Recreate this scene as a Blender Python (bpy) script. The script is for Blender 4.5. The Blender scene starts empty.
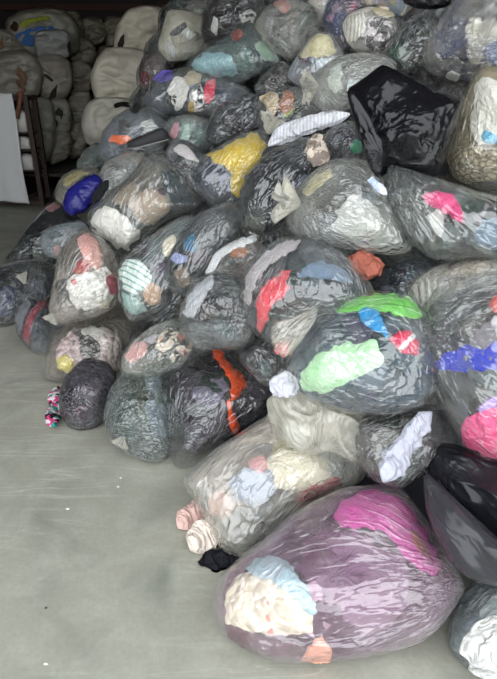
import bpy, math, random
import numpy as np
from mathutils import Vector, Matrix
from mathutils.geometry import delaunay_2d_cdt

# ------------------------------------------------------------------ camera, world, light
W, H, F = 497.0, 679.0, 540.0          # photograph frame and focal length in pixels
CAM = np.array([0.0, 0.0, 1.55])
PITCH = math.radians(25.0)
scene = bpy.context.scene
cam_data = bpy.data.cameras.new('camera')
cam_data.sensor_fit = 'VERTICAL'
cam_data.sensor_height = 24.0
cam_data.lens = 24.0 * F / H
cam_data.clip_start = 0.02
cam = bpy.data.objects.new('camera', cam_data)
cam.location = CAM
cam.rotation_euler = (math.pi / 2 - PITCH, 0, 0)
scene.collection.objects.link(cam)
scene.camera = cam

world = bpy.data.worlds.new('overcast_sky')
world.use_nodes = True
scene.world = world
bg = world.node_tree.nodes['Background']
bg.inputs['Color'].default_value = (0.93, 0.97, 1.0, 1)
bg.inputs['Strength'].default_value = 3.5
scene.view_settings.view_transform = 'Standard'
scene.view_settings.look = 'None'
scene.view_settings.exposure = 0.08
scene.view_settings.gamma = 1.0
scene.view_settings.use_curve_mapping = False
scene.cycles.transparent_max_bounces = 24
scene.cycles.max_bounces = 10

# unseen roof edge and doorway, set ahead of the camera for more sky light
DOOR_Y = 0.7
ROOF_Z = 4.4

# ------------------------------------------------------------------ maths helpers
RIGHT = np.array([1.0, 0, 0])
FWD = np.array([0, math.cos(PITCH), -math.sin(PITCH)])
UP = np.array([0, math.sin(PITCH), math.cos(PITCH)])

def rays(px, py):
    px = np.asarray(px, float); py = np.asarray(py, float)
    return (FWD + ((px - W / 2) / F)[..., None] * RIGHT - ((py - H / 2) / F)[..., None] * UP)

_rng = np.random.RandomState(7)
_perm = np.concatenate([_rng.permutation(256)] * 3)
_grad = _rng.normal(size=(256, 3)); _grad /= np.linalg.norm(_grad, axis=1)[:, None]

def noise3(p):
    p = np.asarray(p, float)
    i = np.floor(p).astype(int); f = p - i; i &= 255
    u = f * f * f * (f * (f * 6 - 15) + 10)
    def g(dx, dy, dz):
        h = _perm[_perm[_perm[(i[..., 0] + dx) & 255] + ((i[..., 1] + dy) & 255)] + ((i[..., 2] + dz) & 255)]
        gr = _grad[h & 255]
        return gr[..., 0] * (f[..., 0] - dx) + gr[..., 1] * (f[..., 1] - dy) + gr[..., 2] * (f[..., 2] - dz)
    def lerp(a, b, t): return a + (b - a) * t
    x00 = lerp(g(0,0,0), g(1,0,0), u[..., 0]); x10 = lerp(g(0,1,0), g(1,1,0), u[..., 0])
    x01 = lerp(g(0,0,1), g(1,0,1), u[..., 0]); x11 = lerp(g(0,1,1), g(1,1,1), u[..., 0])
    return 1.6 * lerp(lerp(x00, x10, u[..., 1]), lerp(x01, x11, u[..., 1]), u[..., 2])

def ridged(p, octaves=2):
    s = 0; a = 1.0; t = 0
    for k in range(octaves):
        s = s + a * np.clip(1 - np.abs(noise3(p)) * 2.2, 0, 1) ** 2; t += a
        p = np.asarray(p) * 2.03 + 17.3; a *= 0.5
    return s / t

# heap surface: a bank of bags that climbs to the right and to the back
HN = np.array([0.825, 0.565]); HB = np.array([-0.10, 1.10]); HS = 1.1
HEAPN = np.array([-HN[0] * HS, -HN[1] * HS, 1.0]); HEAPN /= np.linalg.norm(HEAPN)

def heap_t(px, py):
    d = rays(px, py)
    # z: CAMz + t dz = HS * ((t dx - bx) nx + (t dy - by) ny)
    a = HS * (d[0] * HN[0] + d[1] * HN[1]) - d[2]
    b = HS * d[1] - d[2]                       # on the right the foot of the heap runs square to the line of sight
    return max((CAM[2] + HS * (HB @ HN)) / a, (CAM[2] + HS * 1.05) / b)

def chaikin(poly, n=2):
    p = np.array(poly, float)
    for _ in range(n):
        q = np.roll(p, -1, 0)
        p = np.stack([0.84 * p + 0.16 * q, 0.16 * p + 0.84 * q], 1).reshape(-1, 2)
    return p

def area_centroid(p):
    q = np.roll(p, -1, 0)
    c = p[:, 0] * q[:, 1] - q[:, 0] * p[:, 1]
    A = c.sum() / 2
    return abs(A), np.array([((p[:, 0] + q[:, 0]) * c).sum(), ((p[:, 1] + q[:, 1]) * c).sum()]) / (6 * A)

def radial(poly, c, n=256):
    th = np.arange(n) / n * 2 * math.pi
    d = np.stack([np.cos(th), np.sin(th)], 1)
    a = poly - c; b = np.roll(a, -1, 0); e = b - a
    den = d[:, None, 0] * e[None, :, 1] - d[:, None, 1] * e[None, :, 0]
    den = np.where(np.abs(den) < 1e-9, 1e-9, den)
    t = (a[None, :, 0] * e[None, :, 1] - a[None, :, 1] * e[None, :, 0]) / den
    s = (a[None, :, 0] * d[:, None, 1] - a[None, :, 1] * d[:, None, 0]) / den
    ok = (s >= -1e-6) & (s <= 1 + 1e-6) & (t > 0)
    r = np.where(ok, t, 0).max(1)
    r = np.where(r <= 0, np.median(r[r > 0]), r)
    return r

# ------------------------------------------------------------------ materials
def lin(c):
    return tuple(((v / 255) / 12.92 if v / 255 <= 0.04045 else ((v / 255 + 0.055) / 1.055) ** 2.4) for v in c)

_mats = {}
class NT:
    def __init__(self, name):
        self.m = bpy.data.materials.new(name); self.m.use_nodes = True
        self.t = self.m.node_tree; self.t.nodes.clear()
        self.out = self.n('ShaderNodeOutputMaterial')
    def n(self, kind, **kw):
        nd = self.t.nodes.new(kind)
        for k, v in kw.items():
            if hasattr(nd, k) and k not in nd.inputs: setattr(nd, k, v)
            else: nd.inputs[k].default_value = v
        return nd
    def l(self, a, b): self.t.links.new(a, b)
    def math(self, op, a, b=None, clamp=False):
        nd = self.n('ShaderNodeMath', operation=op, use_clamp=clamp)
        for i, v in enumerate((a, b)):
            if v is None: continue
            if hasattr(v, 'links'): self.l(v, nd.inputs[i])
            else: nd.inputs[i].default_value = v
        return nd.outputs[0]
    def mix(self, fac, a, b, blend='MIX'):
        nd = self.n('ShaderNodeMix', data_type='RGBA', blend_type=blend)
        for s, v in ((nd.inputs[0], fac), (nd.inputs[6], a), (nd.inputs[7], b)):
            if hasattr(v, 'links'): self.l(v, s)
            elif isinstance(v, (int, float)): s.default_value = v
            else: s.default_value = (*v[:3], 1)
        return nd.outputs[2]
    def noise(self, vec, scale, detail=3, dist=0.0, rough=0.5):
        nd = self.n('ShaderNodeTexNoise', Scale=scale, Detail=detail, Distortion=dist, Roughness=rough)
        if vec is not None: self.l(vec, nd.inputs['Vector'])
        return nd.outputs['Fac']
    def ridge(self, fac, power=3.0, width=5.0):
        a = self.math('ABSOLUTE', self.math('SUBTRACT', fac, 0.5))
        r = self.math('SUBTRACT', 1.0, self.math('MULTIPLY', a, width), clamp=True)
        return self.math('POWER', r, power)

def film_mat(kind):
    key = 'film_' + kind
    if key in _mats: return _mats[key]
    P = dict(clear=(0.075, (205, 208, 205), 0.10), warm=(0.15, (214, 208, 192), 0.13), milky=(0.36, (216, 213, 202), 0.2),
             silver=(0.28, (206, 206, 198), 0.14), green=(0.12, (196, 205, 198), 0.1), grey=(0.30, (120, 120, 124), 0.22),
             smoke=(0.55, (82, 79, 86), 0.2), cream=(0.62, (228, 224, 210), 0.22), pink=(0.2, (214, 198, 208), 0.14), teal=(0.32, (150, 160, 158), 0.25),
             dark=(0.075, (150, 152, 155), 0.1))
    haze, col, rough = P[kind]
    b = NT(key)
    at = b.n('ShaderNodeAttribute', attribute_name='fold').outputs['Vector']
    obj = b.n('ShaderNodeTexCoord').outputs['Object']
    n1 = b.noise(at, 1.9, 2, 0.15); r1 = b.ridge(n1, 2.5, 7)
    n2 = b.noise(obj, 5.5, 2, 1.2); r2 = b.ridge(n2, 3, 7)
    n3 = b.noise(at, 5.0, 2, 0.1)
    h = b.math('ADD', b.math('MULTIPLY', r1, 0.7), b.math('ADD', b.math('MULTIPLY', r2, 0.22), b.math('MULTIPLY', n3, 0.45)))
    taut = b.math('MULTIPLY', b.math('SUBTRACT', b.noise(obj, 3.2, 1), 0.36, True), 4.5, True)
    h = b.math('MULTIPLY', h, b.math('ADD', b.math('MULTIPLY', taut, 0.62), 0.38))
    bump = b.n('ShaderNodeBump', Strength=0.75, Distance=0.012); b.l(h, bump.inputs['Height'])
    big = b.noise(obj, 3.5, 2)
    hz = b.math('MULTIPLY', b.math('SUBTRACT', b.math('MULTIPLY', big, 3.4), 0.75, False), haze, True)
    hz = b.math('ADD', hz, b.math('MULTIPLY', b.math('MULTIPLY', r1, b.math('SUBTRACT', b.noise(obj, 6, 2), 0.25, True)), 0.35))
    hz = b.math('ADD', hz, b.math('MULTIPLY', r2, 0.10), clamp=True)
    tr = b.n('ShaderNodeBsdfTransparent', Color=(0.95, 0.955, 0.95, 1))
    df = b.n('ShaderNodeBsdfDiffuse', Color=(*lin(col), 1)); b.l(bump.outputs[0], df.inputs['Normal'])
    tl = b.n('ShaderNodeBsdfTranslucent', Color=(*lin(col), 1))
    mx = b.n('ShaderNodeMixShader', Fac=0.35); b.l(df.outputs[0], mx.inputs[1]); b.l(tl.outputs[0], mx.inputs[2])
    m1 = b.n('ShaderNodeMixShader'); b.l(hz, m1.inputs[0]); b.l(tr.outputs[0], m1.inputs[1]); b.l(mx.outputs[0], m1.inputs[2])
    gl = b.n('ShaderNodeBsdfGlossy', Roughness=rough); gl.inputs['Color'].default_value = (1, 1, 1, 1)
    b.l(bump.outputs[0], gl.inputs['Normal'])
    fr = b.n('ShaderNodeLayerWeight', Blend=0.5); b.l(bump.outputs[0], fr.inputs['Normal'])
    fac = b.math('ADD', b.math('MULTIPLY', b.math('POWER', fr.outputs['Facing'], 4.0), 0.7), 0.09, clamp=True)
    m2 = b.n('ShaderNodeMixShader'); b.l(fac, m2.inputs[0]); b.l(m1.outputs[0], m2.inputs[1]); b.l(gl.outputs[0], m2.inputs[2])
    b.l(m2.outputs[0], b.out.inputs['Surface'])
    _mats[key] = b.m
    return b.m

def black_film(col=(22, 22, 25), rough=0.24):
    key = 'black_film_%d_%d_%d' % col
    if key in _mats: return _mats[key]
    b = NT(key)
    at = b.n('ShaderNodeAttribute', attribute_name='fold').outputs['Vector']
    obj = b.n('ShaderNodeTexCoord').outputs['Object']
    r1 = b.ridge(b.noise(at, 0.8, 2, 0.15), 2.0, 4)
    r2 = b.ridge(b.noise(obj, 4.5, 2, 1.0), 2.5, 6)
    h = b.math('ADD', b.math('MULTIPLY', r1, 0.8), b.math('MULTIPLY', r2, 0.15))
    bump = b.n('ShaderNodeBump', Strength=0.6, Distance=0.006); b.l(h, bump.inputs['Height'])
    p = b.n('ShaderNodeBsdfPrincipled', Roughness=rough)
    p.inputs['Specular IOR Level'].default_value = 0.36
    p.inputs['Base Color'].default_value = (*lin(col), 1)
    b.l(bump.outputs[0], p.inputs['Normal']); b.l(p.outputs[0], b.out.inputs['Surface'])
    _mats[key] = b.m
    return b.m

def fabric(cols, pattern=None):
    if isinstance(cols[0], (int, float)): cols = [cols]
    cols = [tuple(c) for c in cols]
    if pattern not in (None, 'knit') and len(cols) < 2: cols.append(tuple(int(v * 0.78) for v in cols[0]))
    key = 'fabric_' + '_'.join('%02x%02x%02x' % tuple(c) for c in cols) + ('_' + pattern if pattern else '')
    if key in _mats: return _mats[key]
    b = NT(key)
    obj = b.n('ShaderNodeTexCoord').outputs['Object']
    c0 = lin(cols[0])
    if pattern == 'stripe':
        wv = b.n('ShaderNodeTexWave', wave_type='BANDS', bands_direction='DIAGONAL', Scale=16.0, Distortion=0.8)
        b.l(obj, wv.inputs['Vector'])
        colour = b.mix(b.math('GREATER_THAN', wv.outputs['Fac'], 0.78), c0, lin(cols[1]))
    elif pattern == 'rib':
        wv = b.n('ShaderNodeTexWave', wave_type='BANDS', bands_direction='X', Scale=22.0, Distortion=1.2)
        b.l(obj, wv.inputs['Vector'])
        colour = b.mix(wv.outputs['Fac'], lin(cols[1]), c0)
    elif pattern == 'check':
        ck = b.n('ShaderNodeTexChecker', Scale=26.0)
        ck.inputs['Color1'].default_value = (*c0, 1); ck.inputs['Color2'].default_value = (*lin(cols[1]), 1)
        b.l(obj, ck.inputs['Vector']); colour = ck.outputs['Color']
    elif pattern == 'speckle':
        nz = b.noise(obj, 34, 2, 0.6)
        colour = b.mix(b.math('GREATER_THAN', nz, 0.52), c0, lin(cols[1]))
        if len(cols) > 2:
            colour = b.mix(b.math('GREATER_THAN', b.noise(obj, 21, 2, 0.3), 0.6), colour, lin(cols[2]))
    elif pattern == 'net':
        vr = b.n('ShaderNodeTexVoronoi', feature='DISTANCE_TO_EDGE', Scale=48.0); b.l(obj, vr.inputs['Vector'])
        colour = b.mix(b.math('LESS_THAN', vr.outputs['Distance'], 0.13), c0, lin(cols[1]))
    elif pattern == 'print':
        vr = b.n('ShaderNodeTexVoronoi', Scale=48.0); b.l(obj, vr.inputs['Vector'])
        colour = c0
        sep = b.n('ShaderNodeSeparateColor'); b.l(vr.outputs['Color'], sep.inputs[0])
        for k, c in enumerate(cols[1:]):
            colour = b.mix(b.math('GREATER_THAN', sep.outputs[k % 3], 0.55 + 0.08 * (k // 3)), colour, lin(c))
    else:
        colour = c0
        if len(cols) > 1:
            w = b.n('ShaderNodeVectorMath', operation='ADD')
            nn = b.n('ShaderNodeTexNoise', Scale=5.0, Detail=2.0); b.l(obj, nn.inputs['Vector'])
            sc = b.n('ShaderNodeVectorMath', operation='SCALE', Scale=0.22); b.l(nn.outputs['Color'], sc.inputs[0])
            b.l(obj, w.inputs[0]); b.l(sc.outputs[0], w.inputs[1])
            vr = b.n('ShaderNodeTexVoronoi', Scale=5.5); b.l(w.outputs[0], vr.inputs['Vector'])
            sep = b.n('ShaderNodeSeparateColor'); b.l(vr.outputs['Color'], sep.inputs[0])
            for k, c in enumerate(cols[1:]):
                colour = b.mix(b.math('GREATER_THAN', sep.outputs[k % 3], 0.58), colour, lin(c))
    var = b.noise(obj, 14, 3)
    colour = b.mix(0.28, colour, b.mix(var, (0.35, 0.35, 0.35), (1.5, 1.5, 1.5)), 'MULTIPLY')
    f1 = b.ridge(b.noise(obj, 10, 3, 1.2), 1.5, 4)
    f2 = b.noise(obj, 120, 2)
    h = b.math('ADD', b.math('MULTIPLY', f1, 1.0), b.math('MULTIPLY', f2, 0.08))
    if pattern == 'knit':
        vr = b.n('ShaderNodeTexVoronoi', feature='F1', Scale=30.0); b.l(obj, vr.inputs['Vector'])
        h = b.math('SUBTRACT', 1.0, vr.outputs['Distance'])
        h = b.math('MULTIPLY', h, 2.6)
    bump = b.n('ShaderNodeBump', Strength=0.7, Distance=0.018); b.l(h, bump.inputs['Height'])
    p = b.n('ShaderNodeBsdfPrincipled', Roughness=0.85)
    if 'Specular IOR Level' in p.inputs: p.inputs['Specular IOR Level'].default_value = 0.15
    if hasattr(colour, 'links'): b.l(colour, p.inputs['Base Color'])
    else: p.inputs['Base Color'].default_value = (*colour, 1)
    b.l(bump.outputs[0], p.inputs['Normal']); b.l(p.outputs[0], b.out.inputs['Surface'])
    _mats[key] = b.m
    return b.m

def simple(name, col, rough=0.6, metal=0.0, scale=20.0, amount=0.3, bump=0.0):
    if name in _mats: return _mats[name]
    b = NT(name)
    obj = b.n('ShaderNodeTexCoord').outputs['Object']
    nz = b.noise(obj, scale, 4)
    c = b.mix(amount, lin(col), b.mix(nz, (0.3, 0.3, 0.3), (1.6, 1.6, 1.6)), 'MULTIPLY')
    p = b.n('ShaderNodeBsdfPrincipled', Roughness=rough, Metallic=metal)
    b.l(c, p.inputs['Base Color'])
    if bump:
        bp = b.n('ShaderNodeBump', Strength=bump, Distance=0.01); b.l(nz, bp.inputs['Height']); b.l(bp.outputs[0], p.inputs['Normal'])
    b.l(p.outputs[0], b.out.inputs['Surface'])
    _mats[name] = b.m
    return b.m

# ------------------------------------------------------------------ object helpers
COL = scene.collection

def mesh_obj(name, verts, faces, mat, parent=None, loc=None, smooth=True, fold=None):
    verts = np.asarray(verts, float)
    if loc is None:
        loc = np.zeros(3) if parent is None else None
    base = np.array(parent.location) if parent is not None else loc
    root = parent
    while root is not None and root.parent is not None:
        root = root.parent; base = base + np.array(root.location)
    me = bpy.data.meshes.new(name)
    me.from_pydata((verts - base).tolist(), [], faces if isinstance(faces, list) else faces.tolist())
    if smooth:
        me.polygons.foreach_set('use_smooth', [True] * len(me.polygons))
    if fold is not None:
        a = me.attributes.new('fold', 'FLOAT_VECTOR', 'POINT')
        a.data.foreach_set('vector', np.asarray(fold, np.float32).ravel())
    me.materials.append(mat)
    o = bpy.data.objects.new(name, me)
    COL.objects.link(o)
    if parent is not None: o.parent = parent
    else: o.location = base
    return o

def tag(o, label, cat=None, group=None, kind=None):
    if label: o['label'] = label
    if cat: o['category'] = cat
    if group: o['group'] = group
    if kind: o['kind'] = kind
    return o

def root_empty(name, loc, label, cat, group=None):
    o = bpy.data.objects.new(name, None)
    o.empty_display_size = 0.1
    o.location = loc
    COL.objects.link(o)
    return tag(o, label, cat, group)

def box_vf(x0, x1, y0, y1, z0, z1):
    v = [(x, y, z) for z in (z0, z1) for y in (y0, y1) for x in (x0, x1)]
    f = [(0, 2, 3, 1), (4, 5, 7, 6), (0, 1, 5, 4), (2, 6, 7, 3), (0, 4, 6, 2), (1, 3, 7, 5)]
    return v, f

def box(name, ext, mat, parent=None, kind=None, loc=None):
    v, f = box_vf(*ext)
    o = mesh_obj(name, v, f, mat, parent, loc, smooth=False)
    if kind: o['kind'] = kind
    return o

def bar(name, a, b, r, mat, parent=None, loc=None, n=8):
    a = np.array(a, float); b = np.array(b, float); d = b - a; d /= np.linalg.norm(d)
    u = np.cross(d, [0.3, 0.2, 0.9]); u /= np.linalg.norm(u); w = np.cross(d, u)
    th = np.arange(n) / n * 2 * math.pi + math.pi / n
    ring = np.cos(th)[:, None] * u + np.sin(th)[:, None] * w
    v = np.concatenate([a + ring * r, b + ring * r])
    f = [(i, (i + 1) % n, n + (i + 1) % n, n + i) for i in range(n)] + [tuple(range(n))[::-1], tuple(range(n, 2 * n))]
    return mesh_obj(name, v, f, mat, parent, loc, smooth=n > 6)

class Puff:
    """A stuffed, closed body: an outline seen along the line of sight, given its own distance, size and thickness."""
    def __init__(self, poly, seed, thick=0.72, p=2.1, tilt=0.3, lump=0.22, dz=0.0, floor=False, t=None, lumpscale=2.6, flat=0.02, smooth=1):
        self.poly = chaikin(poly, smooth)
        self.A, self.c = area_centroid(self.poly)
        self.rt = radial(self.poly, self.c)
        self.R = math.sqrt(self.A / math.pi)
        self.p, self.seed, self.lump, self.ls = p, seed, lump, lumpscale
        self.floor = floor
        v = rays(*self.c); vn = -v / np.linalg.norm(v)
        nn = (1 - tilt) * vn + tilt * (np.array([0, 0, 1.0]) if floor else HEAPN)
        self.n = nn / np.linalg.norm(nn)
        self.dc = v
        self.T0 = thick * self.R / F            # half thickness per unit distance
        if floor:
            self.t = 1.0
            th = np.arange(64) / 64 * 2 * math.pi
            low = 1e9
            for ph in np.linspace(0, math.pi, 15):
                r = np.interp(th, np.arange(257) / 256 * 2 * math.pi, np.append(self.rt, self.rt[0])) * math.sin(ph)
                q = self.c + np.stack([np.cos(th), np.sin(th)], 1) * r[:, None]
                z = self.T0 * math.cos(ph) * (1 if ph < math.pi / 2 else 0.8)
                low = min(low, (self.place(q, z) - CAM)[:, 2].min())
            self.t = (CAM[2] + flat) / -low
        else:
            self.t = t if t is not None else heap_t(*self.c) + dz
        self.T = self.T0 * self.t
        self.m = self.t / F                     # metres per pixel
    def place(self, q, z):
        d = rays(q[:, 0], q[:, 1])
        tp = self.t * (self.dc @ self.n) / (d @ self.n)
        tp = np.clip(tp, self.t * 0.72, self.t * 1.4)
        ln = np.linalg.norm(d, axis=1)
        return CAM + d * (tp - z / ln)[:, None]
    def noise_at(self, q, side):
        u = (q - self.c) / self.R
        return noise3(np.stack([u[:, 0] * self.ls * 0.5 + self.seed * 3.7, u[:, 1] * self.ls * 0.5 - self.seed * 1.3,
                                np.full(len(u), side * 5.0 + self.seed)], 1))
    def zfront(self, q, shrink=1.0, tk=1.0, side=1):
        d = q - self.c
        th = np.mod(np.arctan2(d[:, 1], d[:, 0]), 2 * math.pi)
        r = np.interp(th, np.arange(257) / 256 * 2 * math.pi, np.append(self.rt, self.rt[0])) * shrink
        rho = np.clip(np.linalg.norm(d, axis=1) / r, 0, 1)
        z = (1 - rho ** self.p) ** (1 / self.p)
        return self.T * tk * z * (1 + self.lump * self.noise_at(q, side))
    def grid(self, nth, nph, poly=None, shrink=1.0):
        th = np.arange(nth) / nth * 2 * math.pi
        if poly is None:
            c, rt = self.c, self.rt * shrink
        else:
            pp = chaikin(poly); _, c = area_centroid(pp); rt = radial(pp, c)
        r = np.interp(th, np.arange(257) / 256 * 2 * math.pi, np.append(rt, rt[0]))
        ph = (np.arange(1, nph) / nph) * math.pi
        ph = ph - 0.12 * np.sin(2 * ph)
        Q = c + (np.sin(ph)[:, None, None] * (r[:, None] * np.stack([np.cos(th), np.sin(th)], 1))[None])
        Q = np.concatenate([[c], Q.reshape(-1, 2), [c]])
        PH = np.concatenate([[0.0], np.repeat(ph, nth), [math.pi]])
        f = []
        idx = 1 + np.arange((nph - 1) * nth).reshape(nph - 1, nth)
        nxt = np.roll(idx, -1, 1)
        quads = np.stack([idx[:-1], idx[1:], nxt[1:], nxt[:-1]], -1).reshape(-1, 4)
        f = [(0, int(b), int(a)) for a, b in zip(idx[0], nxt[0])]
        last = 1 + (nph - 1) * nth
        f += [(last, int(a), int(b)) for a, b in zip(idx[-1], nxt[-1])]
        f += [tuple(x[::-1]) for x in quads.tolist()]
        return Q, PH, f
    def surface(self, nth, nph, shrink=1.0, tk=1.0, poly=None):
        Q, PH, f = self.grid(nth, nph, poly, shrink)
        s = np.sin(PH); c = np.cos(PH)
        z = (np.clip(1 - s ** self.p, 0, 1)) ** (1 / self.p) * np.sign(c)
        side = np.where(c >= 0, 1, 0)
        nz = np.where(side == 1, self.noise_at(Q, 1), self.noise_at(Q, -1))
        Z = self.T * tk * z * np.where(side == 1, 1.0, 0.8) * (1 + self.lump * nz)
        return Q, Z, f

def settle(P, gap):
    low = P[:, 2] < gap
    P[low, 2] = gap + 0.12 * np.clip(gap - P[low, 2], 0, 0.05) * 0.0
    return P

def res_for(A):
    r = math.sqrt(A)
    return int(np.clip(r * 1.25, 56, 200)) // 2 * 2, int(np.clip(r * 0.75, 32, 110))

def fold_coords(P, neck, seed, k=4.6):
    v = P - neck; r = np.linalg.norm(v, axis=1) + 1e-6
    return v / r[:, None] * k + (r * 1.5)[:, None] * np.array([0.5, 0.3, 0.8]) + seed * 7.13

def film_body(pf, mat, parent, neck, name='plastic_film', wr=0.016, tk=1.0, poly=None, shrink=1.0, crumple=0.0, gap=0.003, plain=False):
    nth, nph = res_for(pf.A)
    Q, Z, f = pf.surface(nth, nph, shrink, tk, poly)
    P0 = pf.place(Q, Z)
    npos = pf.place(np.array([neck], float), np.array([0.0]))[0]
    fc = fold_coords(P0, npos, pf.seed)
    s = min(1.0, pf.R * pf.m / 0.22)
    w = (0.9 * ridged(fc * 0.95, 3) + 0.4 * ridged(P0 * 5.5 + pf.seed, 2)) * wr * s
    w = w * (0.3 + 0.9 * np.clip(noise3(P0 * 3.1 + pf.seed) * 1.8 + 0.5, 0, 1))
    if plain: w = (0.8 * ridged(fc * 0.4, 2) + 0.5 * ridged(P0 * 3.5 + pf.seed, 1)) * wr * s
    sil = np.clip(noise3(P0 * (2.2 / (pf.R * pf.m)) + pf.seed * 3.1), -0.4, 0.8) + 0.7 * ridged(P0 * (1.6 / (pf.R * pf.m)) - pf.seed, 2) - 0.1
    Q = Q + (Q - pf.c) * (0.045 * sil)[:, None]
    if crumple:
        w = w + crumple * ridged(P0 * (11 if crumple < 0.03 else 6.5) + pf.seed, 2)
    Z = Z + w * np.sign(Z) * np.clip(np.abs(Z) / (0.25 * pf.T), 0, 1)
    P = pf.place(Q, Z)
    if pf.floor: P = settle(P, gap)
    return mesh_obj(name, P, f, mat, parent, fold=fc)

def bulk_body(pf, mat, parent, poly=None, shrink=0.95, tk=0.86, crumple=0.05, name='clothing_bulk', gap=0.008, freq=7.0):
    nth, nph = res_for(pf.A * 0.8)
    Q, Z, f = pf.surface(nth, nph, shrink, tk, poly)
    P0 = pf.place(Q, Z)
    s = min(1.0, pf.R * pf.m / 0.22)
    Z = Z - np.sign(Z) * crumple * s * (1 - ridged(P0 * freq + pf.seed * 2.1, 2)) * np.clip(np.abs(Z) / (0.3 * pf.T), 0, 1)
    P = pf.place(Q, Z)
    if pf.floor: P = settle(P, gap)
    return mesh_obj(name, P, f, mat, parent)

def poly_dist(q, poly):
    a = poly; b = np.roll(poly, -1, 0); e = b - a
    d = q[:, None, :] - a[None]
    t = np.clip((d * e[None]).sum(-1) / np.maximum((e * e).sum(-1), 1e-9)[None], 0, 1)
    return np.linalg.norm(d - t[..., None] * e[None], axis=-1).min(1)

def garment_patch(pf, poly, mat, parent, label, shrink=0.95, tk=0.86, name='garment', lift=0.5, puffy=0.0):
    pp = chaikin(poly, 1)
    A, _ = area_centroid(pp)
    step = max(1.2, math.sqrt(A) / 30)
    dense = []
    for a, b in zip(pp, np.roll(pp, -1, 0)):
        n = max(1, int(np.linalg.norm(b - a) / 2.5))
        for k in range(n): dense.append(a + (b - a) * k / n)
    pp = np.array(dense)
    ja = min(3.6, 0.10 * math.sqrt(A))
    jn = np.concatenate([pp / max(4.0, 0.16 * math.sqrt(A)), np.full((len(pp), 1), A)], 1)
    pp = pp + ja * np.stack([noise3(jn), noise3(jn + 31.7)], 1)
    # outline with even spacing
    seg = []
    for a, b in zip(pp, np.roll(pp, -1, 0)):
        n = max(1, int(np.linalg.norm(b - a) / (step * 1.2)))
        for k in range(n): seg.append(a + (b - a) * k / n)
    seg = np.array(seg)
    x0, y0 = pp.min(0); x1, y1 = pp.max(0)
    gx, gy = np.meshgrid(np.arange(x0, x1, step), np.arange(y0, y1, step))
    g = np.stack([gx.ravel(), gy.ravel()], 1)
    g = g + (np.random.RandomState(int(A)).rand(*g.shape) - 0.5) * step * 0.5
    inside = np.zeros(len(g), bool)
    a = pp; b = np.roll(pp, -1, 0)
    for (ax, ay), (bx, by) in zip(a, b):
        cr = ((ay > g[:, 1]) != (by > g[:, 1])) & (g[:, 0] < (bx - ax) * (g[:, 1] - ay) / ((by - ay) if by != ay else 1e-9) + ax)
        inside ^= cr
    g = g[inside]
    if len(g): g = g[poly_dist(g, pp) > step * 0.5]
    allp = np.concatenate([seg, g]) if len(g) else seg
    n = len(seg)
    vs, es, fs, *_ = delaunay_2d_cdt([Vector(p) for p in allp], [(i, (i + 1) % n) for i in range(n)], [], 1, 1e-4)
    q = np.array([[v.x, v.y] for v in vs])
    if not fs: return None
    dist = poly_dist(q, pp)
    zf = pf.zfront(q); zb = pf.zfront(q, shrink, tk)
    gapz = zf - zb
    ew = max(1.5, 0.16 * math.sqrt(A))
    e = np.clip(dist / ew, 0, 1); e = e * (2 - e)
    P0 = pf.place(q, zf)
    cr = ridged(P0 * 9 + pf.seed * 1.7 + A, 2)
    z = zb + gapz * (0.06 + lift * 1.3 * e) - (1 - cr) * np.minimum(0.03, gapz * 0.3) * e + puffy * e
    z = np.minimum(z, zf - 0.0025)
    P = pf.place(q, z)
    # skirt that tucks the edge down into the other clothes
    bi = [i for i in range(len(q)) if dist[i] < 1e-3]
    faces = [tuple(x) for x in fs]
    ed = {}
    for fa in faces:
        for i in range(len(fa)):
            k = (fa[i], fa[(i + 1) % len(fa)])
            ed[k] = ed.get(k, 0) + 1
    bound = [k for k in ed if (k[1], k[0]) not in ed]
    skirt = {}
    extra = []
    for k in bound:
        for i in k:
            if i not in skirt:
                skirt[i] = len(q) + len(extra)
                extra.append(pf.place(q[i:i + 1], np.array([z[i] - 0.035 * min(1, pf.T / 0.15)]))[0])
    for i, j in bound: faces.append((j, i, skirt[i], skirt[j]))
    P = np.concatenate([P, np.array(extra)]) if extra else P
    # make faces look at the camera
    faces = [f[::-1] for f in faces]
    if pf.floor: P = settle(P, 0.006)
    o = mesh_obj(name, P, faces, mat, parent)
    if label: o['label'] = label
    return o

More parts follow.
